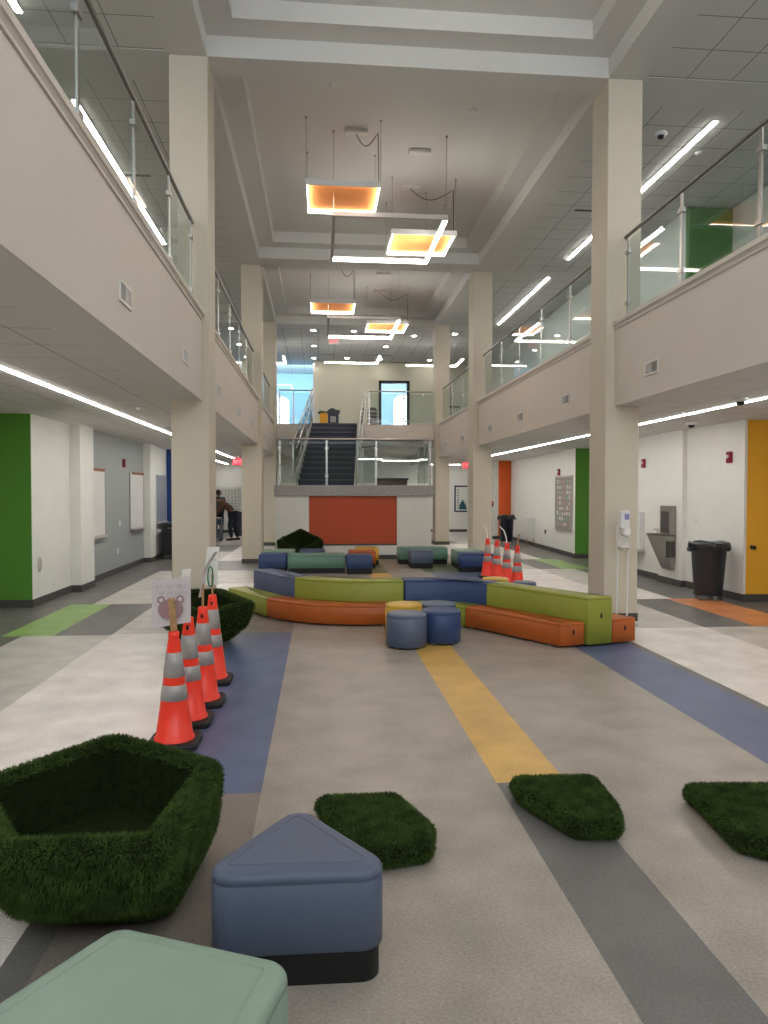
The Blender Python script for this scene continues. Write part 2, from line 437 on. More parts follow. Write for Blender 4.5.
# ------------------------------------------------------------------ walls, ground floor
def wall(name, segs, mats, label):
    b = MB()
    for s in segs: b.box(*s[:6], mi=s[6])
    return struct(name, b, mats, label)
BB = .11
WM = [PAINT, GREENW, GREYW, BLUEW, BASEB, YELLOWW, ORANGEW]
wall('wall_left', [
    (-9, -3.936, 10.27, 10.4, 0, LZ, 1),            # green wall facing the camera
    (-4.1, -3.93, 10.276, 12.6, 0, LZ, 0), (-3.95, -3.77, 11.8, 12.48, 0, LZ, 0),
    (-4.1, -3.94, 12.6, 16.6, 0, LZ, 2), (-3.95, -3.78, 16.6, 17.1, 0, LZ, 0), (-4.1, -3.84, 17.1, 18.6, 0, LZ, 0),
    (-4.1, -3.35, 18.6, 18.75, 0, LZ, 3),
    (-9, -3.92, 10.258, 11.79, 0, BB, 4), (-4, -3.76, 11.79, 12.49, 0, BB, 4),
    (-4, -3.93, 12.49, 16.6, 0, BB, 4), (-4, -3.77, 16.59, 17.11, 0, BB, 4), (-4, -3.83, 17.11, 18.6, 0, BB, 4), (-3.8, -3.34, 18.59, 18.76, 0, BB, 4),
    (-6, -5.9, -3, 10.3, 0, LZ, 0), (-6, -5.2, 18.7, 28.5, 0, LZ, 0)], WM, 'left ground floor wall with green, grey and blue sections')
wall('wall_right', [
    (6.2, 9, 10.0, 10.15, 0, LZ, 5), (6.17, 6.21, 9.995, 10.15, 0, LZ, 0),
    (6.17, 6.4, 10.15, 13.9, 0, LZ, 0), (7.3, 7.4, 13.9, 17.0, 0, LZ, 0), (6.17, 7.3, 13.8, 13.9, 0, LZ, 0), (6.09, 6.2, 11.65, 12.47, 0, LZ, 0),
    (6.18, 7.3, 16.99, 17.1, 0, LZ, 1), (6.17, 6.18, 16.985, 17.1, 0, LZ, 0), (6.5, 6.6, 17.1, 24, 0, LZ, 0),
    (5.9, 6.5, 24, 24.2, 0, LZ, 0), (6.05, 6.47, 23.96, 24.0, 0, LZ, 6), (5.905, 6.0, 24.2, 28.5, 0, LZ, 0),
    (6.165, 9, 9.985, 10.15, 0, BB, 4), (6.16, 6.2, 9.99, 13.9, 0, BB, 4), (6.08, 6.2, 11.64, 12.48, 0, BB, 4),
    (6.16, 7.3, 16.975, 17.1, 0, BB, 4), (5.89, 6.5, 23.95, 24.2, 0, BB, 4),
    (8, 8.1, -3, 10, 0, LZ, 0)], WM, 'right ground floor wall with yellow, green and orange sections')
b = MB()
b.rings([[(6.18, 17.0, z), (6.47, 23.97, z), (6.6, 23.97, z), (6.6, 17.09, z)][::-1] for z in (0, LZ)], mi=0, smooth=False)
b.rings([[(6.17, 17.0, z), (6.46, 23.95, z), (6.6, 23.95, z), (6.6, 17.05, z)][::-1] for z in (0, BB)], mi=1, smooth=False)
struct('wall_right_far', b, [PAINT, BASEB], 'far part of the right ground floor wall')
# cut the green recess: the wall behind it sits further back
wall('wall_back', [
    (-6, 9, 28.5, 28.6, 0, 3.19, 0), (-6, 9, 28.49, 28.5, 0, BB, 4)], WM, 'far white ground floor wall')
wall('wall_front', [(-9, 9, -3.2, -3.1, 0, 4.0, 0), (-9, 9, -3.2, -3.1, 6.5, 7.2, 0), (-9, -5, -3.2, -3.1, 4.0, 6.5, 0), (7, 9, -3.2, -3.1, 4.0, 6.5, 0)], [UPWALL], 'wall behind the camera below an added band of high windows')
w = MB()
for x in (-5, -3, -1, 1, 3, 5, 6.94): w.box(x, x+.06, -3.18, -3.12, 4.0, 6.5)
for z in (4.0, 6.44): w.box(-5, 7, -3.18, -3.12, z, z+.06)
win = struct('added_window', w, ALU, 'unseen band of high windows added behind the camera for front light')  # added for front light, set high to stay out of the landing glass
obj('pane', MB().box(-5, 7, -3.155, -3.145, 4.0, 6.5), CLEARG, win)

# upper walls
wall('wall_upper_left', [(-5, -4.9, -3, 28, FZ, UZ, 0)], [UPWALL], 'upper left corridor wall')
wall('wall_upper_right', [(6.5, 6.65, 12.4, 28, FZ, UZ, 0), (6.5, 7.3, 12.3, 12.42, FZ, UZ, 1), (7.3, 7.4, -3, 12.4, FZ, UZ, 0)], [mat('soft_grey_paint', (.52, .545, .52), .7), mat('deep_green_paint', (.05, .165, .03), .6)], 'upper right corridor wall with a green section')
wall('wall_upper_back', [(-.18, 2.34, 28, 28.15, FZ, UZ, 0), (3.46, 9, 28, 28.15, FZ, UZ, 0), (2.34, 3.46, 28, 28.15, 5.85, UZ, 0), (-.18, .9, 27.97, 28, FZ, UZ, 0)], [UPWALL], 'cream wall at the far end of the upper floor')
wall('wall_daylit_stairwell', [(-6, 6, 31, 31.15, FZ, UZ, 0), (.9, 1.0, 28.15, 31, FZ, UZ, 0)], [SKYBLUE], 'pale blue wall beyond the far openings')
# arched windows in the blue wall
def arched_window(n, x0, x1, z0, z1, label):
    cx = (x0+x1)/2; hw = (x1-x0)/2; rise = .28; pts = [(x0, z0), (x1, z0), (x1, z1-rise)]
    for j in range(1, 12):
        th = PI*j/12; pts.append((cx+hw*math.cos(th), z1-rise+rise*math.sin(th)))
    pts.append((x0, z1-rise))
    fr = MB()
    def ring(s, y): return [(cx+(x-cx)*s, y, (z0+z1)/2+(z-(z0+z1)/2)*s) for x, z in pts]
    fr.rings([ring(1.06, 30.99), ring(1.06, 30.94), ring(1, 30.94), ring(1, 30.97)], (False, False), smooth=False)
    fr.box(cx-.02, cx+.02, 30.94, 30.97, z0, z1-.02); fr.box(x0, x1, 30.94, 30.97, z0+(z1-z0)*.45-.03, z0+(z1-z0)*.45+.03)
    o = struct(n, fr, WHITEM, label)
    obj('pane', MB().add(ring(1, 30.975), [tuple(range(len(pts)))], False), DAYL, o)
arched_window('window_2', -2.3, -1.28, 3.75, 5.65, 'bright arched window seen through the left glazed screen')
arched_window('window_3', 3.2, 4.2, 3.75, 5.75, 'bright arched window seen through the far doorway')
# glazed screen left
g = MB()
for x in (-4.9, -3.3, -1.75, -.24): g.box(x, x+.06, 28.0, 28.08, FZ, UZ)
g.box(-4.9, -.18, 28, 28.08, FZ, FZ+.08)
scr = struct('window_4', g, ALU, 'glazed screen at the far left of the upper floor')
obj('pane', MB().box(-4.9, -.18, 28.03, 28.045, FZ, UZ), glass_mat('blue_tinted_glass', (.82, .91, .97), 1.6), scr)
d = MB(); d.box(2.30, 2.40, 27.95, 28.16, FZ, 5.9); d.box(3.40, 3.50, 27.95, 28.16, FZ, 5.9); d.box(2.3, 3.5, 27.95, 28.16, 5.82, 5.92)
dr = struct('door_1', d, BLACKP, 'dark framed glass door on the far upper wall')
obj('pane', MB().box(2.4, 3.4, 28.04, 28.055, FZ, 5.82), CLEARG, dr)

# ------------------------------------------------------------------ stair box, landing and stairs
b = MB()
bx0, bx1, by = -1.03, 2.66, 17.06
b.box(bx0, -.245, by, by+.1, 0, 1.5, mi=0); b.box(1.842, bx1, by, by+.1, 0, 1.5, mi=0); b.box(-.245, 1.842, by, by+.1, 0, .36, mi=0)
b.box(bx0, bx0+.1, by+.1, 21.9, 0, 1.5, mi=0); b.box(bx1-.1, bx1, by+.1, 19.4, 0, 1.5, mi=0)
b.box(bx0-.01, bx1+.01, by-.01, by+.1, 0, .1, mi=1)
struct('wall_stair_front', b, [PAINT, BASEB], 'white wall under the stair landing')
struct('wall_stair_panel', MB().box(-.245, 1.842, by+.03, by+.09, .36, 1.5), REDP, 'deep red recessed panel under the stair landing')
struct('trim_7', MB().box(-.245, 1.842, by-.015, by+.03, .33, .365), BASEB, 'dark sill strip under the red panel')
struct('floor_stair_landing', MB().bbox(-1.06, 2.72, by-.06, 19.6, 1.5, 1.755, .01), CONC, 'grey stone edged stair landing')
# flight
n = 12; z0, z1 = 1.755, FZ; ya, yb = 18.1, 21.99
b = MB()
for i in range(n):
    fz = z0+(z1-z0)*(i+1)/n; y = ya+(yb-ya)*i/n; tt = (y-ya)/(yb-ya)
    xl = -.53+.36*tt; xr = .87+.27*tt
    b.box(xl, xr, y, yb, fz-(z1-z0)/n, fz, mi=0)
    b.box(xl, xr, y-.022, y+.03, fz-.03, fz+.004, mi=1)
stairs = thing('staircase', 'wide dark navy staircase rising from the stone landing', 'staircase', (0, ya, z0))
obj('steps', b, [STAIRC, NOSING], stairs)
for sx, xa, xb in ((-1, -.55, -.19), (1, .89, 1.16)):
    st = MB(); w_ = .04*sx
    vs = []
    for (x, y, z) in ((xa, ya-.15, z0-.0), (xb, yb, z1-.05)):
        vs.append([(x, y, z-.0), (x+w_, y, z-.0), (x+w_, y, z+.22), (x, y, z+.22)])
    if sx < 0: vs = [r[::-1] for r in vs]
    st.rings(vs, smooth=False)
    obj('stringer', st, CONC, stairs)

# ------------------------------------------------------------------ glass railings
def clamp(mb, p, axis):
    x, y, z = p
    if axis == 'y': mb.box(x-.022, x+.022, y-.045, y+.045, z-.022, z+.022)
    else: mb.box(x-.045, x+.045, y-.022, y+.022, z-.022, z+.022)
def railing(pa, pb, posts, base, label, rail_h=1.02, dirn=None, over=(.05, .05), zglass=.06):
    """pa,pb: ends (x,y,z floor-of-rail); posts: parameters 0..1"""
    pa, pb = Vector(pa), Vector(pb); L = (pb-pa).length; d = (pb-pa).normalized()
    t = thing('glass_railing', label, 'railing', tuple(pa))
    up = Vector((0,0,rail_h)); axis = 'y' if abs(d.y) > abs(d.x) else 'x'
    lat = Vector((1,0,0)) if axis == 'y' else Vector((0,1,0))
    hr = MB(); hr.tube([pa-d*over[0]+up, pb+d*over[1]+up], .022, 10); obj('handrail', hr, DSTEEL if base == 'dark' else STEEL, t)
    for s in posts:
        p = pa.lerp(pb, s); m = MB()
        m.bar(p, p+up-Vector((0,0,.03)), .016 if axis == 'y' else .04, .04 if axis == 'y' else .016)
        m.box(p.x-.045, p.x+.045, p.y-.045, p.y+.045, p.z-.001, p.z+.012)
        po = obj('post', m, STEEL, t)
        c = MB()
        for f in (.2, .8): clamp(c, (p.x, p.y, p.z+rail_h*f), axis)
        obj_split('clamp', c, STEEL, po)
    for a, b_ in zip(posts[:-1], posts[1:]):
        p = pa.lerp(pb, a)+d*.04; q = pa.lerp(pb, b_)-d*.04; h0, h1 = Vector((0,0,zglass)), Vector((0,0,rail_h-.07))
        o = lat*.006; m = MB()
        m.rings([[tuple(v) for v in (p+h0-o, q+h0-o, q+h1-o, p+h1-o)], [tuple(v) for v in (p+h0+o, q+h0+o, q+h1+o, p+h1+o)]], smooth=False)
        obj('glass_panel', m, GLASS, t)
    return t
def posts_for(y0, y1, ys): return [(y-y0)/(y1-y0) for y in ys]
RB = 3.685
def bay(x, y0, y1, ys, label): return railing((x, y0, RB), (x, y1, RB), posts_for(y0, y1, ys), 'dark', label)
bay(-1.46, .4, 8.52, [.5, 1.86, 3.22, 4.59, 5.93, 7.27, 8.45], 'glass balcony railing nearest on the left side')
bay(3.72, .4, 8.52, [.4, 1.78, 3.14, 4.5, 5.86, 7.2, 8.48], 'glass balcony railing nearest on the right side')
bay(-1.46, 9.3, 16.15, [9.34, 10.7, 12.06, 13.4, 14.75, 16.1], 'left glass balcony railing between first and second columns')
bay(3.72, 9.3, 16.15, [9.34, 10.52, 11.9, 13.23, 14.55, 16.0], 'right glass balcony railing between first and second columns')
bay(-1.46, 16.92, 21.5, [16.98, 18.5, 20.0, 21.45], 'left glass balcony railing beyond the second column')
bay(3.72, 16.92, 21.9, [16.98, 18.5, 20.0, 21.8], 'right glass balcony railing beyond the second column')
railing((-1.2, 22.1, 3.66), (-.26, 22.1, 3.66), [0, .45, 1], 'steel', 'short glass railing on the upper landing left of the stairs', over=(.02, .02))
railing((1.52, 22.1, 3.66), (3.66, 22.1, 3.66), [0, .5, 1], 'steel', 'glass railing on the upper landing right of the stairs', over=(.02, .02))
railing((-1.0, 17.08, 1.755), (2.66, 17.08, 1.755), [0.02, .32, .64, .99], 'steel', 'long glass railing along the stair landing edge', rail_h=1.09, over=(.0, .0))
railing((2.68, 17.15, 1.755), (2.68, 19.5, 1.755), [0.05, .5, .98], 'steel', 'glass railing on the right end of the stair landing', rail_h=1.09, over=(.08, .0))
def stair_rail(xa, xb, label):
    t = railing((xa, 18.05, 1.95), (xb, 22.05, 3.80), [0.0, .33, .66, 1.0], 'steel', label, rail_h=.92, over=(.1, .05))
    g = MB(); g.tube([(xa+.07, 17.95, 1.95+.72), (xb+.07, 22.1, 3.80+.75)], .02, 8)
    g.tube([(xa, 17.9, 2.84), (xa, 17.75, 2.78), (xa, 17.75, 1.80)], .02, 8)
    obj('inner_rail', g, STEEL, t)
stair_rail(-.64, -.2, 'sloping glass and steel railing on the left of the stairs')
stair_rail(.95, 1.36, 'sloping glass and steel railing on the right of the stairs')
# second descending flight guard on the right of the landing
railing((1.08, 18.0, 1.76), (1.34, 17.3, 1.76), [0.02, .98], 'steel', 'angled glass guard panel beside the stair foot', rail_h=.95)

# ------------------------------------------------------------------ luminaires
def linear(x, y0, y1, z, label, w=.05):
    t = thing('linear_light', label, 'light', (x, (y0+y1)/2, z))
    obj('trim_frame', MB().box(x-w/2-.012, x+w/2+.012, y0-.012, y1+.012, z-.004, z+.06), WHITEM, t)
    obj('diffuser', MB().box(x-w/2, x+w/2, y0, y1, z-.012, z+.002), LAMP, t)
linear(-2.70, -2.8, 23.8, 2.66, 'long recessed line light in the low ceiling at left')
linear(4.95, -2.8, 23.6, 2.66, 'long recessed line light in the low ceiling at right')
linear(-3.13, 2.6, 8.0, UZ, 'upper line light over the left walkway, nearest', .065)
linear(-3.13, 9.7, 15.1, UZ, 'upper line light over the left walkway, second', .065)
linear(-3.13, 16.6, 21.2, UZ, 'upper line light over the left walkway, farthest', .065)
linear(5.34, 2.6, 8.0, UZ, 'upper line light over the right walkway, nearest', .065)
linear(5.34, 9.45, 15.25, UZ, 'upper line light over the right walkway, passing behind the near column', .065)
linear(5.34, 16.6, 21.3, UZ, 'upper line light over the right walkway, farthest', .065)
def cross_light(x0, x1, y, z, label, hang=0):
    t = thing('linear_light', label, 'light', ((x0+x1)/2, y, z))
    obj('housing', MB().box(x0-.01, x1+.01, y-.05, y+.05, z, z+.06), WHITEM, t)
    obj('diffuser', MB().box(x0, x1, y-.042, y+.042, z-.012, z), LAMP, t)
    if hang:
        w_ = MB()
        for x in (x0+.1, x1-.1): w_.tube([(x, y, z+.06), (x, y, hang)], .004, 5)
        obj('wire', w_, STEEL, t)
linear(-3.5, 24.6, 28.0, 2.66, 'added line light brightening the far left corridor end')  # extra fixture added to brighten the far corridor
cross_light(4.2, 5.35, 27.2, 2.648, 'short line light across the far right corridor ceiling')
cross_light(2.2, 3.5, 25.2, 2.70, 'line light glowing behind the landing railing, lower right', 3.0)
cross_light(1.45, 2.6, 25.9, 2.78, 'line light glowing behind the landing railing, near the stairs', 3.0)

def orange_pendant(cx, cy, z, s, label, ctop, box_dx):
    t = thing('square_pendant', label, 'light', (cx, cy, z), 'orange square pendants over the atrium')
    h = s/2; f = MB(); w_ = .03; hh = .085
    for (x0, x1, y0, y1) in ((cx-h, cx+h, cy-h, cy-h+w_), (cx-h, cx+h, cy+h-w_, cy+h), (cx-h, cx-h+w_, cy-h+w_, cy+h-w_), (cx+h-w_, cx+h, cy-h+w_, cy+h-w_)):
        f.box(x0, x1, y0, y1, z, z+hh)
    obj('frame', f, WHITEM, t)
    i = h-w_; l = MB(); e = .012
    l.box(cx-i, cx+i, cy+i-e, cy+i, z+.008, z+hh-.02); l.box(cx-i, cx+i, cy-i, cy-i+e, z+.008, z+hh-.02)
    l.box(cx-i, cx-i+e, cy-i+e, cy+i-e, z+.008, z+hh-.02); l.box(cx+i-e, cx+i, cy-i+e, cy+i-e, z+.008, z+hh-.02)
    obj('led_strip', l, mat('pendant_edge_led', (.9, .9, .9), .5, emit=(1, .93, .80), estr=5.0), t)
    obj('felt_panel', MB().box(cx-i, cx+i, cy-i, cy+i, z+hh-.02, z+hh+.01), FELT, t)
    for sx in (-1, 1):
        for sy in (-1, 1):
            wb = MB(); x, y = cx+sx*(h-.02), cy+sy*(h-.02); wb.tube([(x, y, z+hh), (x, y, ctop)], .004, 5); wb.lathe([(.018, 0), (.018, .02)], (x, y, ctop-.021), 8)
            obj('wire', wb, STEEL, t)
    bxx = cx+box_dx; bx_ = obj('driver_box', MB().bbox(bxx-.17, bxx+.17, cy-.3, cy-.18, ctop-.06, ctop-.001, .008), WHITEM, t)
    cb = MB(); pts = []
    for j in range(13):
        u = j/12; pts.append((bxx+(.0)+u*(cx+h-.06-bxx), cy-.24-(h-.3)*u, ctop-.06-.22*math.sin(PI*u)*(1-u*.3)-u*.1))
    pts.append((cx+h-.05, cy-h+.05, z+hh)); cb.tube(pts, .006, 6)
    obj('power_cord', cb, BLACKP, t)
    return t
CT = 7.08
orange_pendant(.36, 11.3, 6.1, 1.14, 'glowing orange square pendant nearest the camera, upper left', CT, .2)
orange_pendant(1.83, 13.2, 6.1, 1.16, 'glowing orange square pendant behind the hollow square frame, upper right', CT, -.2)
orange_pendant(.33, 17.9, 6.1, 1.12, 'small looking glowing orange square pendant in the far coffer, left', CT, .2)
orange_pendant(1.84, 19.9, 6.1, 1.14, 'small looking glowing orange square pendant in the far coffer, right', CT, -.2)
orange_pendant(.36, 4.3, 6.1, 1.14, 'orange square pendant overhead in the nearest coffer, left', CT, .2)
def frame_pendant(x0, x1, y0, y1, z, label, ctop):
    t = thing('frame_pendant', label, 'light', ((x0+x1)/2, (y0+y1)/2, z), 'hollow square frame pendants')
    w_ = .05; hh = .07
    obj('dark_bar', MB().box(x0, x1, y0, y0+w_, z, z+hh).box(x0, x0+w_, y0+w_, y1, z, z+hh), ALU, t, label='unlit aluminium bars')
    obj('lit_bar', MB().box(x0+w_, x1, y1-w_, y1, z+.012, z+hh).box(x1-w_, x1, y0+w_, y1-w_, z+.012, z+hh), ALU, t)
    l = MB().box(x0+w_, x1, y1-w_-.004, y1+.001, z-.001, z+.045).box(x1-w_-.004, x1+.001, y0+w_, y1-w_-.004, z-.001, z+.045)
    obj('diffuser', l, LAMPB, t)
    obj('uplight_strip', MB().box(x0+w_, x1-.01, y1-w_+.01, y1-.01, z+hh, z+hh+.004).box(x1-w_+.01, x1-.01, y0+w_, y1-w_+.01, z+hh, z+hh+.004), LAMPB, t)
    for x in (x0+.02, x1-.02):
        for y in (y0+.02, y1-.02):
            wb = MB(); wb.tube([(x, y, z+hh), (x, y, ctop)], .004, 5); wb.lathe([(.018, 0), (.018, .02)], (x, y, ctop-.021), 8); obj('wire', wb, STEEL, t)
    m = MB().bbox(x1-.55, x1-.2, y0+.45, y0+.57, ctop-.06, ctop-.001, .008); obj('driver_box', m, WHITEM, t)
frame_pendant(.2, 1.98, 11.1, 13.27, 5.8, 'hollow square light frame hanging between the two near orange pendants', CT)
frame_pendant(.2, 1.98, 17.6, 19.88, 5.8, 'hollow square light frame hanging in the far coffer', CT)
frame_pendant(.75, 2.5, 3.2, 6.1, 6.2, 'hollow square light frame at the top edge above the nearest coffer', CT)
def l_light(x0, x1, y, yn, z, label):
    t = thing('angled_light', label, 'light', ((x0+x1)/2, y, z), 'angled far ceiling lights')
    obj('housing', MB().box(x0, x1, y-.03, y+.03, z+.02, z+.08).box(x1-.06, x1, yn, y-.03, z+.02, z+.08), ALU, t)
    obj('diffuser', MB().box(x0, x1, y-.034, y+.03, z+.01, z+.045).box(x1-.064, x1+.002, yn, y-.034, z+.01, z+.045), LAMPB, t)
    wb = MB()
    for x in (x0+.1, x1-.04): wb.tube([(x, y, z+.08), (x, y, UZ)], .004, 5)
    obj('wire', wb, STEEL, t)
l_light(.18, 2.0, 24.9, 23.6, 6.0, 'angled line light over the far landing, above the stairs')
l_light(3.0, 4.75, 24.9, 23.6, 5.95, 'angled line light over the far landing, beside the third right column')
l_light(-2.9, -1.15, 25.5, 24.2, 6.05, 'angled line light over the far landing, before the blue glazing')
def downlight(x, y, z, label):
    b = MB().lathe([(.05, 0), (.085, -.004), (.09, .0), (.09, .012), (.05, .012)], (x, y, z), 20, mi=0)
    t = obj('downlight', b, WHITEM, label=label, cat='light', group='round downlights in the far ceiling')
    obj('lens', MB().lathe([(.072, -.006), (.072, -.002)], (x, y, z), 20), DOWN, t)
k = 0
for (x, y) in ((-.19, 22.7), (1.08, 22.7), (2.3, 25.0), (-.18, 25.1), (1.04, 27.3), (2.3, 27.4), (-.2, 27.4), (3.04, 23.2), (4.3, 22.8), (4.2, 27.4), (-1.9, 24.5), (-2.0, 26.8)):
    downlight(x, y, UZ+.01, 'small round recessed downlight in the far upper ceiling')

# added area lamps: front fill behind the camera, light on the blue stairwell wall
def area_light(name, loc, rot, sx, sy, e, col):
    l = bpy.data.lights.new(name, 'AREA'); l.shape = 'RECTANGLE'; l.size = sx; l.size_y = sy; l.energy = e; l.color = col
    o = bpy.data.objects.new(name, l); COL.objects.link(o); o.location = loc; o.rotation_euler = rot; return o
area_light('front_fill', (1, -3.3, 5.25), (math.radians(58), 0, 0), 11.8, 2.4, 95, (1.0, .98, .95))  # added fill from behind the camera
area_light('stairwell_daylight', (.5, 28.6, 6.3), (math.radians(-50), 0, PI), 8, .6, 95, (.8, .92, 1.0))

# ------------------------------------------------------------------ lounge furniture
def spline(P, n=8):
    out = []
    for i in range(len(P)-1):
        p0 = Vector(P[max(i-1, 0)]); p1 = Vector(P[i]); p2 = Vector(P[i+1]); p3 = Vector(P[min(i+2, len(P)-1)])
        for j in range(n):
            t = j/n; out.append(.5*((2*p1)+(p2-p0)*t+(2*p0-5*p1+4*p2-p3)*t*t+(-p0+3*p1-3*p2+p3)*t**3))
    out.append(Vector(P[-1])); return out
FP = [(-1.28,10.2),(-.98,9.7),(-.68,9.2),(-.36,8.83),(0,8.61),(.42,8.50),(.8,8.49),(1.1,8.52),(1.35,8.50),(1.55,8.41),(1.72,8.27),(1.95,7.94),(2.45,7.12)]
FC = spline(FP, 8)
def off_curve(d):
    out = []
    for i, p in enumerate(FC):
        t = (FC[min(i+1, len(FC)-1)]-FC[max(i-1, 0)]).normalized(); out.append(p+Vector((-t.y, t.x))*d)
    return out
D = .30
def bench(row, i0, i1, z1, m, label, ext=0, pull=None, clip=True):
    a = off_curve(D*row+.003)[i0:i1+1]; c = off_curve(D*(row+1)-.003)[i0:i1+1]
    g = .004
    def trim(l):
        l = list(l); l[0] = l[0]+(l[1]-l[0]).normalized()*g; l[-1] = l[-1]+(l[-2]-l[-1]).normalized()*(g-ext-sl); return l
    sl = .085*row if i1 == len(FC)-1 else 0
    a = trim(a)
    if i1 == len(FC)-1: sl = .085*(row+1)
    c = trim(c)
    out = [tuple(p) for p in a]+[tuple(p) for p in reversed(c)]
    n = len(a)
    rr = [0]*len(out)
    for q in (0, n-1, n, 2*n-1): rr[q] = .022
    out = fillet(out, rr, 4)
    cx = sum(p[0] for p in out)/len(out); cy = sum(p[1] for p in out)/len(out)
    b = soft(MB(), out, .022, z1, .022)
    t = thing('modular_bench', label, 'bench', (cx, cy, 0))
    obj('cushion_body', b, m, t)
    f = MB()
    for q in (2, n-3):
        p = a[q].lerp(c[q], .15); f.lathe([(.02, 0), (.02, .024)], (p.x, p.y, 0), 10); p = a[q].lerp(c[q], .85); f.lathe([(.02, 0), (.02, .024)], (p.x, p.y, 0), 10)
    obj_split('glide', f, ALU, t)
    if ext or pull:  # black fabric pull tab on the free end
        p, q = a[-1], c[-1]; mid = p.lerp(q, .5); d_ = (a[-1]-a[-2]).normalized(); s = (q-p).normalized()
        tb = MB(); zc = z1*.62
        o1 = mid+d_*.0005
        tb.rings([[(o1.x+s.x*u, o1.y+s.y*u, zc+v) for u, v in ((-.008, -.025), (.008, -.025), (.008, .025), (-.008, .025))],
                  [(o1.x+s.x*u+d_.x*.008, o1.y+s.y*u+d_.y*.008, zc+v) for u, v in ((-.008, -.025), (.008, -.025), (.008, .025), (-.008, .025))]], smooth=False)
        obj('pull_tab', tb, BLACKP, t)
    return t
LO, HI = .258, .512
bench(0, 0, 16, LO, V_LIME, 'low lime green bench at the left end of the curved seating')
bench(0, 16, 49, LO, V_ORANGE, 'long low curved burnt orange bench in front of the tall lime one')
bench(0, 49, 79, LO, V_LIME, 'low curved lime bench behind the round stools')
bench(0, 79, 96, LO, V_ORANGE, 'low straight burnt orange bench at the right front', pull=True)
bench(1, 3, 19, HI, V_PERI, 'tall straight blue bench block behind the low left lime bench')
bench(1, 19, 55, HI, V_LIME, 'tall curved lime bench block at the centre of the seating')
bench(1, 55, 81, HI, V_BLUE, 'tall curved navy blue bench block right of the tall lime curve')
bench(1, 81, 96, HI, V_LIME, 'tall straight lime bench block beside the near right column', ext=.03)
bench(2, 84, 96, .275, V_ORANGE, 'low orange bench peeking out behind the tall lime block at right', ext=.02)

def stool(x, y, r, z1, m, label):
    t = thing('round_stool', label, 'stool', (x, y, 0))
    out = [(x+r*math.cos(2*PI*k/40), y+r*math.sin(2*PI*k/40)) for k in range(40)]
    obj('cushion_body', soft(MB(), out, .02, z1, .028), m, t)
    f = MB()
    for k in range(4):
        a = PI/4+k*PI/2; f.lathe([(.018, 0), (.018, .022)], (x+r*.75*math.cos(a), y+r*.75*math.sin(a), 0), 8)
    obj_split('glide', f, ALU, t)
stool(.90, 7.38, .21, .352, V_SLATE, 'slate blue round stool at the front of the cluster')
stool(1.29, 7.56, .21, .352, V_BLUE, 'royal blue round stool at the right of the cluster')
stool(.925, 7.86, .205, .375, V_YEL, 'mustard yellow round stool behind the slate one')
stool(1.33, 8.03, .205, .352, V_SLATE, 'slate blue round stool farthest back in the cluster')
stool(2.66, 10.72, .2, .30, V_YEL, 'mustard yellow round stool hidden behind the tall lime bench')
stool(3.0, 10.32, .17, .29, V_SLATE, 'slate blue round stool hidden behind the tall lime bench')

def plinth_seat(poly, z1, m, label, r=.05, name='block_seat', cat='seat', zb=.105, er=.025, group=None):
    cx = sum(p[0] for p in poly)/len(poly); cy = sum(p[1] for p in poly)/len(poly)
    t = thing(name, label, cat, (cx, cy, 0), group)
    if parea(poly) < 0: poly = poly[::-1]
    o = fillet(poly, r, 8)
    obj('cushion_body', soft(MB(), o, zb, z1, er), m, t)
    obj('plinth', MB().rings([[(x, y, z) for x, y in inset(o, .012)] for z in (0, zb+.01)], smooth=False), V_BASE, t)
    return t
def parea(p): return sum(p[i-1][0]*p[i][1]-p[i][0]*p[i-1][1] for i in range(len(p)))/2
def rect(x0, x1, y0, y1): return [(x0, y0), (x1, y0), (x1, y1), (x0, y1)]
plinth_seat(rect(-1.19, -.64, 14.25, 14.85), .362, V_BLUE, 'royal blue seat block at the left of the back seating', .03)
plinth_seat(rect(-.62, .51, 14.12, 14.7), .362, V_GREENISH, 'long mint seat block in the middle of the back seating', .03)
plinth_seat(rect(.53, 1.03, 13.95, 14.5), .362, V_BLUE, 'royal blue seat block at the right of the long mint one', .03)
plinth_seat(rect(.62, 1.18, 14.97, 15.5), .362, V_ORANGE, 'orange seat block behind the royal blue one', .03)
plinth_seat(rect(.8, 1.3, 15.68, 16.2), .362, V_YEL, 'mustard seat block farthest back, before the red panel', .03)
plinth_seat(rect(-1.2, -.52, 15.15, 15.75), .362, V_MINT, 'mint seat block behind the left royal blue one', .03)
plinth_seat(rect(-.42, .12, 15.2, 15.8), .362, V_PERI, 'dusk blue seat block in front of the grass dome', .03)
plinth_seat(rect(1.75, 2.84, 15.76, 16.3), .362, V_GREENISH, 'mint seat block behind the slate cube at right', .03)
plinth_seat(rect(1.9, 2.38, 14.9, 15.4), .372, V_SLATE, 'slate blue seat cube standing alone before the mint block', .03)
plinth_seat([(2.78, 14.12), (3.5, 14.12), (3.5, 14.72), (2.84, 14.72)], .362, V_BLUE, 'royal blue seat block beside the far traffic cones', .03)
plinth_seat([(2.85, 14.75), (3.45, 14.75), (3.45, 15.6), (2.87, 15.6)], .362, V_MINT, 'mint seat block behind the one beside the far cones', .03)

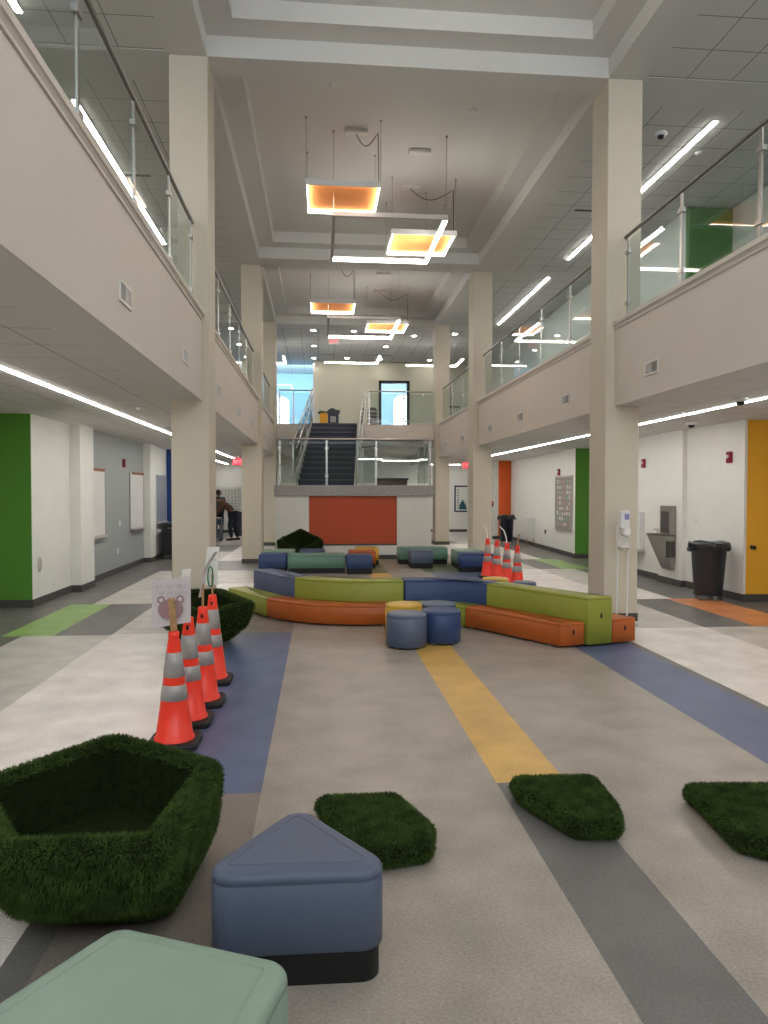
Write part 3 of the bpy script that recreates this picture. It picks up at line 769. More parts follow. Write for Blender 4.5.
# foreground ottomans
def seam_top(parent, outline, z, m):
    R = []
    for d_, dz in ((.063, .003), (.0615, .0062), (.0585, .0062), (.057, .003)): R.append([(x, y, z+dz) for x, y in inset(outline, d_)])
    obj('seam', MB().rings(R, (False, False)), m, parent)
tri = [(-.415, 2.30), (.278, 2.29), (-.083, 2.82)]
t = plinth_seat(tri, .375, V_TRI, 'dusk blue triangular ottoman on a black plinth in the foreground', .075, 'triangular_ottoman', 'ottoman', .105, .03)
seam_top(t, fillet(tri, .075, 8), .375, V_TRI)
mp = [(-.95, 1.50), (-.30, 1.12), (-.065, 1.85), (-.57, 2.06)]
t = plinth_seat(mp, .385, V_MINT, 'pale mint green ottoman at the bottom left corner', .07, 'square_ottoman', 'ottoman', .1, .03)
seam_top(t, fillet(mp, .07, 8), .385, V_MINT)

# ------------------------------------------------------------------ turf furniture
def add_blades(mb, density, L, seed, zmin=.01, wd=.0019):
    rnd = random.Random(seed); V, Fc = [], []
    faces = [(mb.f[i]) for i in range(len(mb.f))]; verts = [Vector(v) for v in mb.v]
    tris = []
    for f in faces:
        for k in range(1, len(f)-1):
            a, b_, c = verts[f[0]], verts[f[k]], verts[f[k+1]]
            n = (b_-a).cross(c-a); ar = n.length/2
            if ar > 1e-8: tris.append((a, b_, c, n.normalized(), ar))
    for a, b_, c, n, ar in tris:
        cnt = ar*density; cnt = int(cnt)+(1 if rnd.random() < cnt-int(cnt) else 0)
        for _ in range(cnt):
            u, v = rnd.random(), rnd.random()
            if u+v > 1: u, v = 1-u, 1-v
            p = a+(b_-a)*u+(c-a)*v
            if p.z < zmin: continue
            d = (n+Vector((rnd.gauss(0,.45), rnd.gauss(0,.45), rnd.gauss(0,.45)-.15))).normalized()
            l = L*rnd.uniform(.6, 1.15); s = d.cross(Vector((rnd.gauss(0,1), rnd.gauss(0,1), rnd.gauss(0,1)))).normalized()*wd
            p0 = p-n*.004
            mid = p0+d*l*.55; tip = p0+d*l+Vector((rnd.gauss(0,.1), rnd.gauss(0,.1), -.12))*l
            tip.z = max(tip.z, .002); mid.z = max(mid.z, .002)
            o = len(V); V += [tuple(p0-s), tuple(p0+s), tuple(mid+s*.8), tuple(mid-s*.8), tuple(tip)]
            Fc += [(o, o+1, o+2, o+3), (o+3, o+2, o+4)]
    mb.add(V, Fc, False, 1)
def turf_mesh(name, mb, label, cat, loc):
    o = obj(name, mb, [TURFD, TURF], None, label=label, cat=cat)
    return o
def slab(outline, h, label, seed, r=.06, density=52000):
    o = fillet(outline, r, 6)
    if parea(o) < 0: o = o[::-1]
    b = MB(); prof = [(.05, .004), (.02, .02), (.004, .045), (0, h*.6), (.012, h*.88), (.035, h)]
    b.rings([[(x, y, z) for x, y in inset(o, d)] for d, z in prof])
    add_blades(b, density, .022, seed)
    return turf_mesh('turf_cushion', b, label, 'cushion', None)
slab([(-.05, 3.56), (.215, 2.95), (.48, 3.0), (.52, 3.2), (.39, 3.56)], .10, 'low dark grass covered cushion behind the triangular ottoman', 1)
slab([(1.0, 3.72), (1.0, 3.52), (1.155, 3.15), (1.38, 3.13), (1.445, 3.32), (1.47, 3.70)], .10, 'low dark grass covered cushion across the yellow and grey strip end', 2)
slab([(1.86, 3.55), (1.86, 3.36), (1.82, 2.98), (2.02, 2.82), (2.5, 2.8), (2.55, 3.5)], .10, 'low dark grass covered cushion cut off by the right edge', 3)

def bowl(pts, loc, hs, label, seed, density=30000, wall=.14, base=.6, floor_z=.17, blade=.028, name='turf_bowl_seat', cshift=(0,0)):
    """pts: rim corners relative to loc (ccw); hs: rim heights"""
    if parea(pts) < 0: pts = pts[::-1]; hs = hs[::-1]
    k = len(pts); n = 7
    o = fillet(pts, .10, n-1); hz = []
    # rim height per outline point, blended along edges
    for i in range(k): hz += [hs[i]]*n
    def subdiv(o, hz, m=5):
        O, Z = [], []
        for i in range(len(o)):
            a, b_ = o[i], o[(i+1) % len(o)]; d_ = math.dist(a, b_)
            mm = m if d_ > .1 else 1
            for j in range(mm):
                t = j/mm; O.append((a[0]+(b_[0]-a[0])*t, a[1]+(b_[1]-a[1])*t)); Z.append(hz[i]+(hz[(i+1) % len(o)]-hz[i])*t)
        return O, Z
    o, hz = subdiv(o, hz)
    R = []
    for s, f in ((base*.93, 0.012), (base*1.04, .06), (base+(1-base)*.72, .42), (base+(1-base)*.92, .7), (1, .88), (1.0, .965)):
        R.append([(x*s+cshift[0]*(1-s), y*s+cshift[1]*(1-s), max(.006, z*f)) for (x, y), z in zip(o, hz)])
    for ins, dz in ((.02, 0), (.05, .012), (wall-.03, .008), (wall, -.02)):
        q = inset(o, ins); R.append([(x, y, z+dz) for (x, y), z in zip(q, hz)])
    b = MB(); b.rings(R, (True, False))
    add_blades(b, density, blade, seed)
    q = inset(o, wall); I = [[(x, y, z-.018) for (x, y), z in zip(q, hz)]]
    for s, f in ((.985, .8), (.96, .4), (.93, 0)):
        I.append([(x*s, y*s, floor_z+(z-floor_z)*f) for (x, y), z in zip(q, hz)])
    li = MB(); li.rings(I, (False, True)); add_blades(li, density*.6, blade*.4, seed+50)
    for m_ in (b, li): m_.v = [(x+loc[0], y+loc[1], z+loc[2]) for x, y, z in m_.v]
    t = turf_mesh(name, b, label, 'seat', loc)
    obj('shade_lining', li, [TURFD, mat('shaded_short_turf', (.022, .036, .010), .9, spec=.05)], t, label='short pile darkened for the shade inside the bowl')  # darker pile puts the shade of the hollow into the colour
    return t
c = (-.89, 2.93)
bp_ = [(-.95, 3.44), (-.41, 3.08), (-.49, 2.34), (-1.04, 2.34), (-1.40, 2.90)]
bowl([(x-c[0], y-c[1]) for x, y in bp_], (c[0], c[1], 0), [.47, .455, .46, .46, .455], 'large dark grass covered pentagon bowl seat in the left foreground', 5, density=50000, floor_z=.2, wall=.095, base=.72, blade=.027, cshift=(.12, .85))
c = (-1.22, 7.98)
bp_ = [(-1.62, 8.52), (-1.12, 8.52), (-.66, 7.62), (-1.15, 7.22), (-1.75, 7.70)]
bowl([(x-c[0], y-c[1]) for x, y in bp_], (c[0], c[1], 0), [.46, .46, .44, .40, .46], 'dark grass covered bowl seat behind the row of traffic cones', 6, density=9000, wall=.13, base=.5)
c = (-.43, 16.2)
bowl([(-.56, -.1), (-.40, .2), (.0, .36), (.40, .2), (.56, -.1), (.0, -.3)], (c[0], c[1]+.1, 0), [.52, .58, .74, .58, .52, .30], 'grass covered bowl seat far back in front of the red panel', 8, density=6000, wall=.12, base=.75)

# ------------------------------------------------------------------ traffic cones
def make_cone(label, neck=False):
    t = thing('traffic_cone', label, 'traffic cone', (0,0,0))
    hb = .158; ob = fillet(rect(-hb, hb, -hb, hb), .05, 4)
    b = MB().rings([[(x, y, z) for x, y in inset(ob, d)] for d, z in ((.006, 0), (0, .008), (0, .03), (.012, .042), (.02, .045))], smooth=False)
    obj('base', b, RUBBER, t)
    top = .735
    def r(z): return .113+(.031-.113)*(z-.045)/(top-.045)
    body = MB()
    body.m(0).lathe([(.127, .045), (.125, .055), (r(.06)+.004, .062), (r(.3), .3)], n=28, caps=(False, False))
    body.lathe([(r(.3), .3), (r(.46), .46), (r(.56), .56), (r(.70), .70)], n=28, caps=(False, False))
    if neck: body.lathe([(r(.66)+.001, .62), (r(.66)+.002, .665), (.031, .70), (.034, .715), (.034, .745), (.024, .75), (.024, .70)], n=28, caps=(False, True))
    else: body.lathe([(r(.66)+.001, .62), (r(.72)+.002, .72), (r(.72)-.003, .735), (.02, .735), (.02, .70)], n=28, caps=(False, True))
    obj('cone_body', body, CONEO, t)
    for z0_, z1_ in ((.305, .405), (.455, .615)):
        obj('reflective_band', MB().lathe([(r(z0_)+.0005, z0_), (r(z0_)+.003, z0_+.002), (r(z1_)+.003, z1_-.002), (r(z1_)+.0005, z1_)], n=28, caps=(False, False)), REFL, t)
    if not neck: obj('hole', MB().box(-.008, .008, -.046, -.035, .655, .685), BLACKP, t)
    return t
coneA = make_cone('nearest orange traffic cone of the near row, with a drawn paper sign', True); coneA.location = (-.915, 4.62, 0); coneA.scale = (1, 1, .96)
coneB = make_cone('second nearest orange traffic cone in the row by the blue strip')
coneB.location = (-.90, 5.05, 0)
dup(coneB, (-.875, 5.5, 0), 'third orange traffic cone in the near row, holding a curled paper')
dup(coneB, (-.895, 6.13, 0), 'farthest orange traffic cone of the near row, with green drawn paper')
for i, (x, y, w_) in enumerate(((3.14, 13.25, 'leftmost of the four far orange traffic cones'), (3.18, 12.7, 'second from the left of the four far orange traffic cones'), (3.19, 12.05, 'third from the left of the four far orange traffic cones'), (3.205, 11.45, 'rightmost of the four far orange traffic cones'))):
    dup(coneB, (x, y, 0), w_)

# signs on sticks
def scrawl(mb, x0, x1, y, z, h, seed, step=.012):
    """a row of handwritten marks on the plane y"""
    rnd = random.Random(seed); x = x0
    while x < x1:
        w_ = rnd.uniform(.010, .018)
        if rnd.random() < .2: x += .012; continue
        pts = [(x+rnd.uniform(0, w_), y, z+rnd.uniform(-h/2, h/2)) for _ in range(4)]
        for a, b_ in zip(pts[:-1], pts[1:]): mb.bar(a, b_, .002, .003)
        x += w_+.006
def stick(parent, p, q, w_=.02): obj('stick', MB().bar(p, q, w_, .005), WOOD, parent)
s1 = thing('paper_sign', 'pink animal face drawn on paper, on a stick in the nearest cone', 'sign', (-.915, 4.60, .73))
px0, px1, pz0, pz1, py_ = -1.05, -.81, .755, 1.05, 4.625
stick(s1, (-.912, 4.615, .722), (-.93, 4.617, .93), .042)
pb = MB(); nseg = 8
R = []
for j in range(nseg+1):
    u = j/nseg; x = px0+(px1-px0)*u; y = py_+.012*math.sin(u*PI)
    R.append([(x, y, pz0+.02*u-.02*(1-u)), (x, y, pz1+.02*u-.02*(1-u)), (x, y+.0015, pz1+.02*u-.02*(1-u)), (x, y+.0015, pz0+.02*u-.02*(1-u))])
obj('paper', pb.rings(R, smooth=False), PAPER, s1)
dr_ = MB(); cx, cz = -.935, .87; n_ = 28
def disc(mb, cx, cz, rx, rz, y, n=24): mb.add([(cx+rx*math.cos(2*PI*k/n), y, cz+rz*math.sin(2*PI*k/n)) for k in range(n)], [tuple(range(n))], False); return mb
fc = MB(); disc(fc, cx, cz-.012, .078, .064, 4.622); disc(fc, cx-.058, cz+.048, .024, .024, 4.6215); disc(fc, cx+.06, cz+.053, .024, .024, 4.6215)
ec = MB(); disc(ec, cx-.058, cz+.048, .013, .013, 4.6205); disc(ec, cx+.06, cz+.053, .013, .013, 4.6205)
obj('drawn_face', fc, PINK, s1); obj_split('drawn_ear', ec, PAPER, s1)
sm_ = MB(); scrawl(sm_, -1.02, -.85, 4.621, 1.005, .022, 3); scrawl(sm_, -1.03, -.84, 4.621, .96, .02, 4)
obj('handwriting', sm_, GREYMK, s1)
def curled(name_label, base, pts, wdt, m, axis=(1,0,0), draw=None):
    """a curled sheet standing on a stick; pts is the side profile as x,z offsets"""
    t = thing('paper_sign', name_label, 'sign', base)
    bx_, by_, bz_ = base
    stick(t, base, (bx_+pts[len(pts)//2][0]*.3, by_, bz_+.17), .016)
    R = []; ay = wdt/2
    for (dx, dz) in pts:
        R.append([(bx_+dx-axis[0]*ay, by_-axis[1]*ay, bz_+dz), (bx_+dx+axis[0]*ay, by_+axis[1]*ay, bz_+dz), (bx_+dx+axis[0]*ay, by_+axis[1]*ay+.0015, bz_+dz), (bx_+dx-axis[0]*ay, by_-axis[1]*ay+.0015, bz_+dz)])
    obj('paper', MB().rings(R, smooth=False), m, t)
    return t
curled('small pale paper on a stick in the second near cone', (-.90, 5.05, .737), [(-.03, .02), (-.03, .12), (-.025, .24), (-.01, .33)], .06, PAPER2, (.9, .45, 0))
curled('lilac paper curled sideways on a stick in the third near cone', (-.875, 5.5, .737), [(-.02, .07), (.0, .16), (.01, .24), (.05, .33), (.1, .41)], .05, PAPER, (.35, .9, 0))
t = curled('white paper with a green loop on a stick in the farthest near cone', (-.895, 6.13, .737), [(-.005, .08), (-.008, .2), (-.0, .3), (.01, .40)], .10, PAPER2, (1, .2, 0))
lp = MB(); lp.tube([(-.895-.012+.022*math.cos(a), 6.105, .72+.17+.085*math.sin(a)) for a in [k*2*PI/16 for k in range(17)]], .006, 5)
obj('drawn_loop', lp, GREENMK, t)
lt = MB(); scrawl(lt, -.925, -.86, 6.105, .72+.31, .025, 9); obj('handwriting', lt, GREYMK, t)
for i, (x, y, lab, pts) in enumerate(((3.14, 13.25, 'thin curled paper strip above the leftmost far cone', [(0, 0), (-.01, .12), (-.03, .2), (-.09, .27)]),
        (3.19, 12.05, 'white curled paper strip above the third far cone', [(0, 0), (-.01, .1), (-.05, .22), (-.13, .3)]),
        (3.205, 11.45, 'short wooden stick sign above the rightmost far cone', [(0, 0), (.01, .08), (.02, .15), (.03, .2)]))):
    t = thing('paper_sign', lab, 'sign', (x, y, .72))
    R = [[(x+dx-.012, y, .72+dz), (x+dx+.012, y+.01, .72+dz), (x+dx+.012, y+.013, .72+dz), (x+dx-.012, y+.003, .72+dz)] for dx, dz in pts]
    obj('strip', MB().rings(R, smooth=False), WOOD if i == 2 else PAPER2, t)

# ------------------------------------------------------------------ wall and ceiling fittings
def vent(x, y, z, side, label, w_=.32, h=.15):
    """two-way supply grille on a balcony fascia"""
    s = side; t = thing('air_vent', label, 'vent', (x, y, z))
    def B(d0, d1, y0, y1, z0, z1): return (x+s*d0, x+s*d1, y0, y1, z0, z1)
    f = MB(); e = .018
    f.box(*B(0, .012, y-w_/2, y+w_/2, z+h/2-e, z+h/2)); f.box(*B(0, .012, y-w_/2, y+w_/2, z-h/2, z-h/2+e))
    f.box(*B(0, .012, y-w_/2, y-w_/2+e, z-h/2+e, z+h/2-e)); f.box(*B(0, .012, y+w_/2-e, y+w_/2, z-h/2+e, z+h/2-e)); f.box(*B(0, .012, y-.004, y+.004, z-h/2+e, z+h/2-e))
    obj('frame', f, WHITEM, t)
    obj('backing', MB().box(*B(0, .002, y-w_/2+e, y+w_/2-e, z-h/2+e, z+h/2-e)), BLACKP, t)
    sl = MB(); m = 9
    for k in range(m):
        yy = y-w_/2+e+(w_/2-e)*(k+.5)/m; sl.box(*B(.003, .009, yy-.0015, yy+.0015, z-h/2+e, z+h/2-e))
        yy = y+(w_/2-e)*(k+.5)/m; sl.box(*B(.003, .009, yy-.004, yy+.005, z-h/2+e, z+h/2-e))
    obj('louvre', sl, ALU, t)
for y, w in ((5.25, 'nearest'), (7.55, 'second, just before the near column'), (10.0, 'third, past the near column'), (12.5, 'fourth'), (14.9, 'fifth'), (18.2, 'sixth, past the second column'), (20.6, 'farthest')):
    vent(-1.36, y, 2.98, 1, f'{w} air vent on the left balcony fascia')
for y, w in ((7.6, 'nearest, before the near column'), (10.35, 'second, past the near column'), (12.75, 'third'), (15.1, 'fourth'), (18.0, 'fifth, past the second column'), (20.5, 'farthest')):
    vent(3.61, y, 2.96, -1, f'{w} air vent on the right balcony fascia')
def dome_camera(x, y, z, label):
    t = thing('dome_camera', label, 'camera', (x, y, z))
    obj('housing', MB().lathe([(.08, 0), (.085, -.015), (.075, -.035), (.052, -.04)], (x, y, z), 20), WHITEP, t)
    obj('dome', MB().lathe([(.05, -.036), (.047, -.055), (.036, -.072), (.015, -.082), (.001, -.083)], (x, y, z), 18), BLACKP, t)
dome_camera(4.72, 7.75, LZ, 'dome security camera on the low right ceiling, nearer one')
dome_camera(5.62, 10.5, LZ, 'dome security camera on the low right ceiling beyond the light')
dome_camera(4.77, 9.85, UZ+.01, 'dome security camera on the high right ceiling')
def detector(x, y, z, label):
    obj('smoke_detector', MB().lathe([(.06, 0), (.06, -.012), (.045, -.03), (.02, -.036), (.001, -.036)], (x, y, z), 18), WHITEP, label=label, cat='detector')
detector(4.76, 9.2, LZ, 'round smoke detector on the low right ceiling'); detector(-2.25, 9.4, LZ, 'round smoke detector on the low left ceiling')
detector(.2, 10.45-.6, CT, 'small round detector in the coffer, left'); detector(2.2, 10.35, CT, 'small round detector in the coffer, right')
detector(5.6, 10.35, UZ+.01, 'small round detector on the high right tiles')
def ceil_vent(x, y, z, label, w_=.5, d_=.12):
    t = thing('ceiling_vent', label, 'vent', (x, y, z))
    obj('frame', MB().box(x-w_/2, x+w_/2, y-d_/2, y+d_/2, z-.006, z-.0005), WHITEM, t)
    obj('slot', MB().box(x-w_/2+.02, x+w_/2-.02, y-d_/2+.02, y+d_/2-.02, z-.009, z-.005), BLACKP, t)
ceil_vent(4.75, 12.6, UZ, 'dark slot vent in the high right ceiling'); ceil_vent(-2.3, 12.2, LZ, 'dark slot vent in the low left ceiling')
ceil_vent(.3, 26.6, UZ+.01, 'dark slot vent in the far ceiling, left'); ceil_vent(2.2, 26.6, UZ+.01, 'dark slot vent in the far ceiling, right', 1.0)
ceil_vent(-2.9, 7.9+4, UZ+.01, 'dark slot vent in the high left ceiling')

def exit_sign(x, y, z, label, pm=EXITM, lm=WHITEP):
    t = thing('exit_sign', label, 'exit sign', (x, y, z))
    obj('panel', MB().bbox(x-.17, x+.17, y-.015, y+.015, z-.2, z, .006), pm, t)
    obj('bracket', MB().box(x-.02, x+.02, y-.02, y+.02, z, z+.06), WHITEM, t)
    cu = bpy.data.curves.new('lettering', 'FONT'); cu.body = 'EXIT'; cu.size = .15; cu.align_x = 'CENTER'; cu.align_y = 'CENTER'; cu.extrude = .001
    o = bpy.data.objects.new('lettering', cu); COL.objects.link(o); o.parent = t; o.location = (0, -.0175, -.1); o.rotation_euler = (PI/2, 0, 0)
    dg = bpy.context.evaluated_depsgraph_get(); me = bpy.data.meshes.new_from_object(o.evaluated_get(dg)); me.name = 'lettering'
    me.materials.clear(); me.materials.append(lm)
    o2 = bpy.data.objects.new('lettering', me); COL.objects.link(o2); o2.parent = t; o2.location = o.location; o2.rotation_euler = o.rotation_euler
    bpy.data.objects.remove(o); o2.name = 'lettering'
exit_sign(-2.42, 22, 2.60, 'red lit exit sign in the far left corridor')
exit_sign(4.98, 24, 2.60, 'red lit exit sign in the far right corridor')
exit_sign(.47, 23.2, 6.50, 'pale exit sign with red letters hanging from the far upper ceiling', WHITEP, EXITM)

def alarm(x, y, z, face, label):
    """face: ('x', s) on a side wall"""
    t = thing('fire_alarm', label, 'fire alarm', (x, y, z)); s = face
    obj('housing', MB().bbox(min(x, x+s*.045), max(x, x+s*.045), y-.06, y+.06, z-.085, z+.085, .008), REDPL, t)
    obj('strobe', MB().bbox(min(x+s*.045, x+s*.07), max(x+s*.045, x+s*.07), y-.022, y+.022, z-.015, z+.035, .004), WHITEP, t)
alarm(-3.94, 14.95, 2.17, 1, 'red fire alarm strobe on the grey left wall')
alarm(6.17, 13.25, 2.15, -1, 'red fire alarm strobe on the right wall by the near column')
alarm(6.17, 10.36, 2.13, -1, 'red fire alarm strobe on the right wall left of yellow')
alarm(6.23, 18.3, 2.12, -1, 'red fire alarm above the far grey notice board')
alarm(6.5, 14.0, 4.1, -1, 'red fire alarm on the upper right corridor wall')
alarm(5.9, 24.12, 1.2, -1, 'red fire alarm pull by the far orange panel')

def whiteboard(x, y0, y1, z0, z1, label, m=None, strip=True):
    s = 1; t = thing('whiteboard', label, 'whiteboard', (x, (y0+y1)/2, z0))
    obj('board', MB().box(x, x+.012, y0+.015, y1-.015, z0+.01, z1-.01), m or WHITEP, t)
    e = .015; f = MB(); f.box(x, x+.02, y0, y0+e, z0, z1).box(x, x+.02, y1-e, y1, z0, z1).box(x, x+.02, y0+e, y1-e, z1-e, z1).box(x, x+.02, y0+e, y1-e, z0, z0+e)
    obj('frame', f, ALU, t)
    obj('tray', MB().box(x, x+.07, y0+.05, y1-.05, z0-.03, z0), ALU, t)
    if strip: obj('cork_strip', MB().box(x+.012, x+.026, y0+(y1-y0)*.15, y1-.03, z1-.04, z1+.01), CORK, t, label='brown cork strip')
whiteboard(-3.935, 12.6, 13.65, .80, 2.0, 'white marker board on the grey left wall, nearer one')
whiteboard(-3.935, 15.4, 16.55, .81, 2.0, 'white marker board on the grey left wall, beside the white pilaster')
whiteboard(-3.84, 17.4, 18.5, .86, 2.0, 'grey framed glossy board on the far left wall', mat('glossy_grey_board', (.42, .45, .47), .15, spec=.8), False)
def plate(x, y, z, s, label, w_=.05, h=.09, m=None, name='switch_plate', cat='switch'):
    b = MB().bbox(min(x, x+s*.01), max(x, x+s*.01), y-w_, y+w_, z-h/2*1.2, z+h/2*1.2, .004); b.box(min(x+s*.01, x+s*.016), max(x+s*.01, x+s*.016), y-.012, y+.012, z-.03, z+.03)
    obj(name, b, m or WHITEP, label=label, cat=cat)
plate(-3.94, 14.65, .97, 1, 'white switch plate on the grey left wall'); plate(-3.94, 14.5, .43, 1, 'white outlet low on the grey left wall')
plate(6.17, 11.35, 1.14, -1, 'white switch plate on the right wall above the bin', .035)
plate(6.28, 19.6, .5, -1, 'dark outlet on the far right wall', .05, .09, DGREY)
t = obj('floor_level_socket', MB().lathe([(.001, 0), (.09, 0), (.085, .01), (.001, .012)], (0,0,0), 20), ALU, label='oval grey wall speaker low on the left white wall', cat='wall fitting')
t.rotation_euler = (0, PI/2, 0); t.location = (-3.93, 10.52, .57); t.scale = (1.2, .8, 1); t.name = 'wall_speaker'

# door leaf + handle on yellow wall
kb = obj('door_pull', MB().lathe([(.001, 0), (.03, 0), (.03, .012), (.012, .02), (.012, .04), (.028, .05), (.028, .07), (.001, .075)], (0,0,0), 16), BLACKP, label='small dark knob on the yellow wall panel', cat='handle')
kb.rotation_euler = (PI/2, 0, 0); kb.location = (6.30, 9.999, .80)

# drinking fountain with bottle filler
fn = thing('drinking_fountain', 'stainless steel drinking fountain with bottle filler on the right wall', 'fountain', (6.0, 12.1, 0))
SS = mat('stainless', (.34, .33, .31), .34, metal=.8); SSD = mat('stainless_dark', (.10, .095, .09), .4, metal=.5)
X = 6.088
obj('filler_cabinet', MB().bbox(X-.10, X, 11.85, 12.23, .87, 1.367, .006), SS, fn)
obj('filler_recess', MB().box(X-.106, X-.098, 11.9, 12.18, .9, 1.27), SSD, fn)
b = MB()
def sect(z, x, y0, y1): return [(X, y0, z), (X, y1, z), (x, y1, z), (x, y0, z)]
b.rings([sect(.26, X-.06, 11.86, 12.2), sect(.30, X-.075, 11.855, 12.24), sect(.80, X-.20, 11.85, 12.48), sect(.845, X-.21, 11.85, 12.5)], smooth=False)
obj('basin', b, SS, fn)
obj('basin_rim', MB().bbox(X-.225, X, 11.84, 12.51, .845, .869, .008), SSD, fn)
obj('spout', MB().tube([(X-.1, 12.3, .86), (X-.1, 12.3, .93), (X-.13, 12.32, .95), (X-.16, 12.34, .93)], .01, 8), SS, fn)
obj_split('grille', MB().box(X-.18, X-.1, 11.838, 11.846, .48, .76).box(X-.085, X-.01, 11.838, 11.846, .48, .76), SSD, fn)
# defibrillator style wall cabinet beside the fountain
ac = thing('wall_cabinet', 'white wall cabinet with a vertical dark strip beside the fountain', 'cabinet', (6.1, 13.5, .5))
obj('body', MB().bbox(6.06, 6.168, 13.2, 13.75, .5, 1.22, .01), WHITEP, ac)
obj('label_strip', MB().box(6.053, 6.061, 13.42, 13.52, .6, 1.12), DGREY, ac); obj('shelf_lip', MB().box(6.03, 6.168, 13.2, 13.72, .46, .50), ALU, ac)

# grey notice board on the far right wall
nb = thing('notice_board', 'tall grey framed notice board covered in small papers', 'notice board', (6.2, 17.9, .7))
XN = 6.2
obj('board', MB().box(XN-.02, XN+.03, 17.2, 18.45, .62, 2.02), mat('grey_felt_board', (.30, .285, .27), .8), nb)
e = .05; f = MB(); f.box(XN-.035, XN, 17.2, 17.2+e, .62, 2.02).box(XN-.035, XN, 18.45-e, 18.45, .62, 2.02).box(XN-.035, XN, 17.25, 18.40, .62, .67).box(XN-.035, XN, 17.25, 18.40, 1.97, 2.02)
obj('frame', f, ALU, nb)
rnd = random.Random(11); cols = [mat('note_%s' % n_, c_, .8) for n_, c_ in (('white', (.62, .6, .56)), ('tan', (.42, .33, .26)), ('teal', (.28, .40, .38)), ('pink', (.5, .36, .34)))]
nm = [MB() for _ in cols]
for r_ in range(9):
    for c_ in range(6):
        y = 17.31+c_*.178; z = .74+r_*.135; k = rnd.choice([0, 0, 0, 1, 2, 3]) if not (2 <= c_ <= 3 and r_ > 3) else 1
        nm[k].box(XN-.026, XN-.021, y+rnd.uniform(0, .03), y+.125, z, z+rnd.uniform(.07, .11))
for k, m_ in enumerate(nm):
    obj_split('pinned_paper', m_, cols[k], nb)
# framed poster on the far wall
ps = thing('framed_poster', 'framed festive poster with a green tree on the far white wall', 'poster', (5.95, 28.47, .8))
obj('frame', MB().box(5.38, 6.5, 28.46, 28.49, .8, .86).box(5.38, 6.5, 28.46, 28.49, 1.80, 1.86).box(5.38, 5.44, 28.46, 28.49, .86, 1.8).box(6.44, 6.5, 28.46, 28.49, .86, 1.8), mat('navy_frame', (.03, .03, .08), .5), ps)
obj('print', MB().box(5.44, 6.44, 28.475, 28.488, .86, 1.8), PAPER2, ps)
obj('tree_picture', MB().add([(5.58, 28.47, .9), (5.88, 28.47, .9), (5.85, 28.47, 1.06), (5.77, 28.47, 1.2), (5.72, 28.47, 1.3), (5.66, 28.47, 1.2), (5.58, 28.47, 1.06)], [tuple(range(7))], False), mat('teal_print', (.02, .10, .12), .8), ps)
obj('figure_picture', MB().box(5.94, 6.14, 28.468, 28.474, .9, 1.12), mat('maroon_print', (.22, .03, .05), .8), ps)
lt = MB(); scrawl(lt, 5.72, 6.1, 28.468, 1.66, .1, 21); scrawl(lt, 5.8, 6.1, 28.468, 1.5, .09, 22)
for z in range(8): lt.box(5.50, 5.56, 28.468, 28.474, .95+z*.1, .99+z*.1)
obj('lettering', lt, DGREY, ps)

# ------------------------------------------------------------------ bins
def trash(x, y, label, r0=.20, r1=.265, h=.75, col=None, bag=True, casters=True):
    t = thing('trash_can', label, 'trash can', (x, y, 0)); z0_ = .1 if casters else .0
    c_ = col or DGREY
    b = MB().lathe([(r0-.01, z0_), (r0, z0_+.01), (r1-.015, z0_+h-.06), (r1+.005, z0_+h-.05), (r1+.008, z0_+h-.01), (r1-.005, z0_+h), (r1-.03, z0_+h-.01), (r0-.03, z0_+.05)], (x, y, 0), 32)
    for s in (-1, 1): b.bbox(x+s*(r1+.02)-.035, x+s*(r1+.02)+.035, y-.05, y+.05, z0_+h-.13, z0_+h-.07, .01)
    obj('bin_body', b, c_, t)
    if bag:
        R = []; n_ = 48
        for rr, zz, am in ((r1-.04, h-.1, 0), (r1-.02, h+.005, .004), (r1+.012, h+.012, .008), (r1+.022, h-.03, .01), (r1+.018, h-.09, .018)):
            R.append([(x+(rr+am*math.sin(7*a)+am*.7*math.sin(17*a+1))*math.cos(a), y+(rr+am*math.sin(7*a)+am*.7*math.sin(17*a+1))*math.sin(a), z0_+zz+am*1.2*math.sin(5*a)) for a in [2*PI*k/n_ for k in range(n_)]])
        obj('liner', MB().rings(R, (True, False)), mat('black_bag', (.008, .008, .009), .3, spec=.6), t)
    if casters:
        obj('dolly', MB().lathe([(r0, .075), (r0+.01, .08), (r0+.01, .1), (r0-.02, .101)], (x, y, 0), 28), BLACKP, t)
        for k in range(5):
            a = 2*PI*k/5-PI/2; px_, py2 = x+(r0-.02)*math.cos(a), y+(r0-.02)*math.sin(a)
            w_ = MB().tube([(px_-.012, py2, .032), (px_+.012, py2, .032)], .032, 12); w_.box(px_-.018, px_+.018, py2-.012, py2+.012, .045, .078)
            obj('caster', w_, mat('caster_grey', (.25, .25, .25), .5), t)
    return t
trash(5.80, 10.28, 'dark grey round trash can with black liner on a dolly, by the yellow wall')
trash(5.78, 21.9, 'dark blue black trash can in front of the far orange panel', .19, .235, .78, mat('navy_plastic', (.012, .018, .03), .4))
pb_ = thing('leaning_board', 'white paper board leaning on the far right wall', 'board', (6.180, 20.6, 0))
obj('sheet', MB().rings([[(5.920, 20.3, 0.28), (6.200, 20.35, .28), (6.230, 20.35, .86), (5.950, 20.3, .86)], [(5.920, 20.315, .28), (6.200, 20.365, .28), (6.230, 20.365, .86), (5.950, 20.315, .86)]], smooth=False), PAPER2, pb_)
obj_split('easel_leg', MB().bar((5.960, 20.33, 0), (5.980, 20.33, .5), .02, .02).bar((6.180, 20.37, 0), (6.190, 20.37, .5), .02, .02), WOOD, pb_)

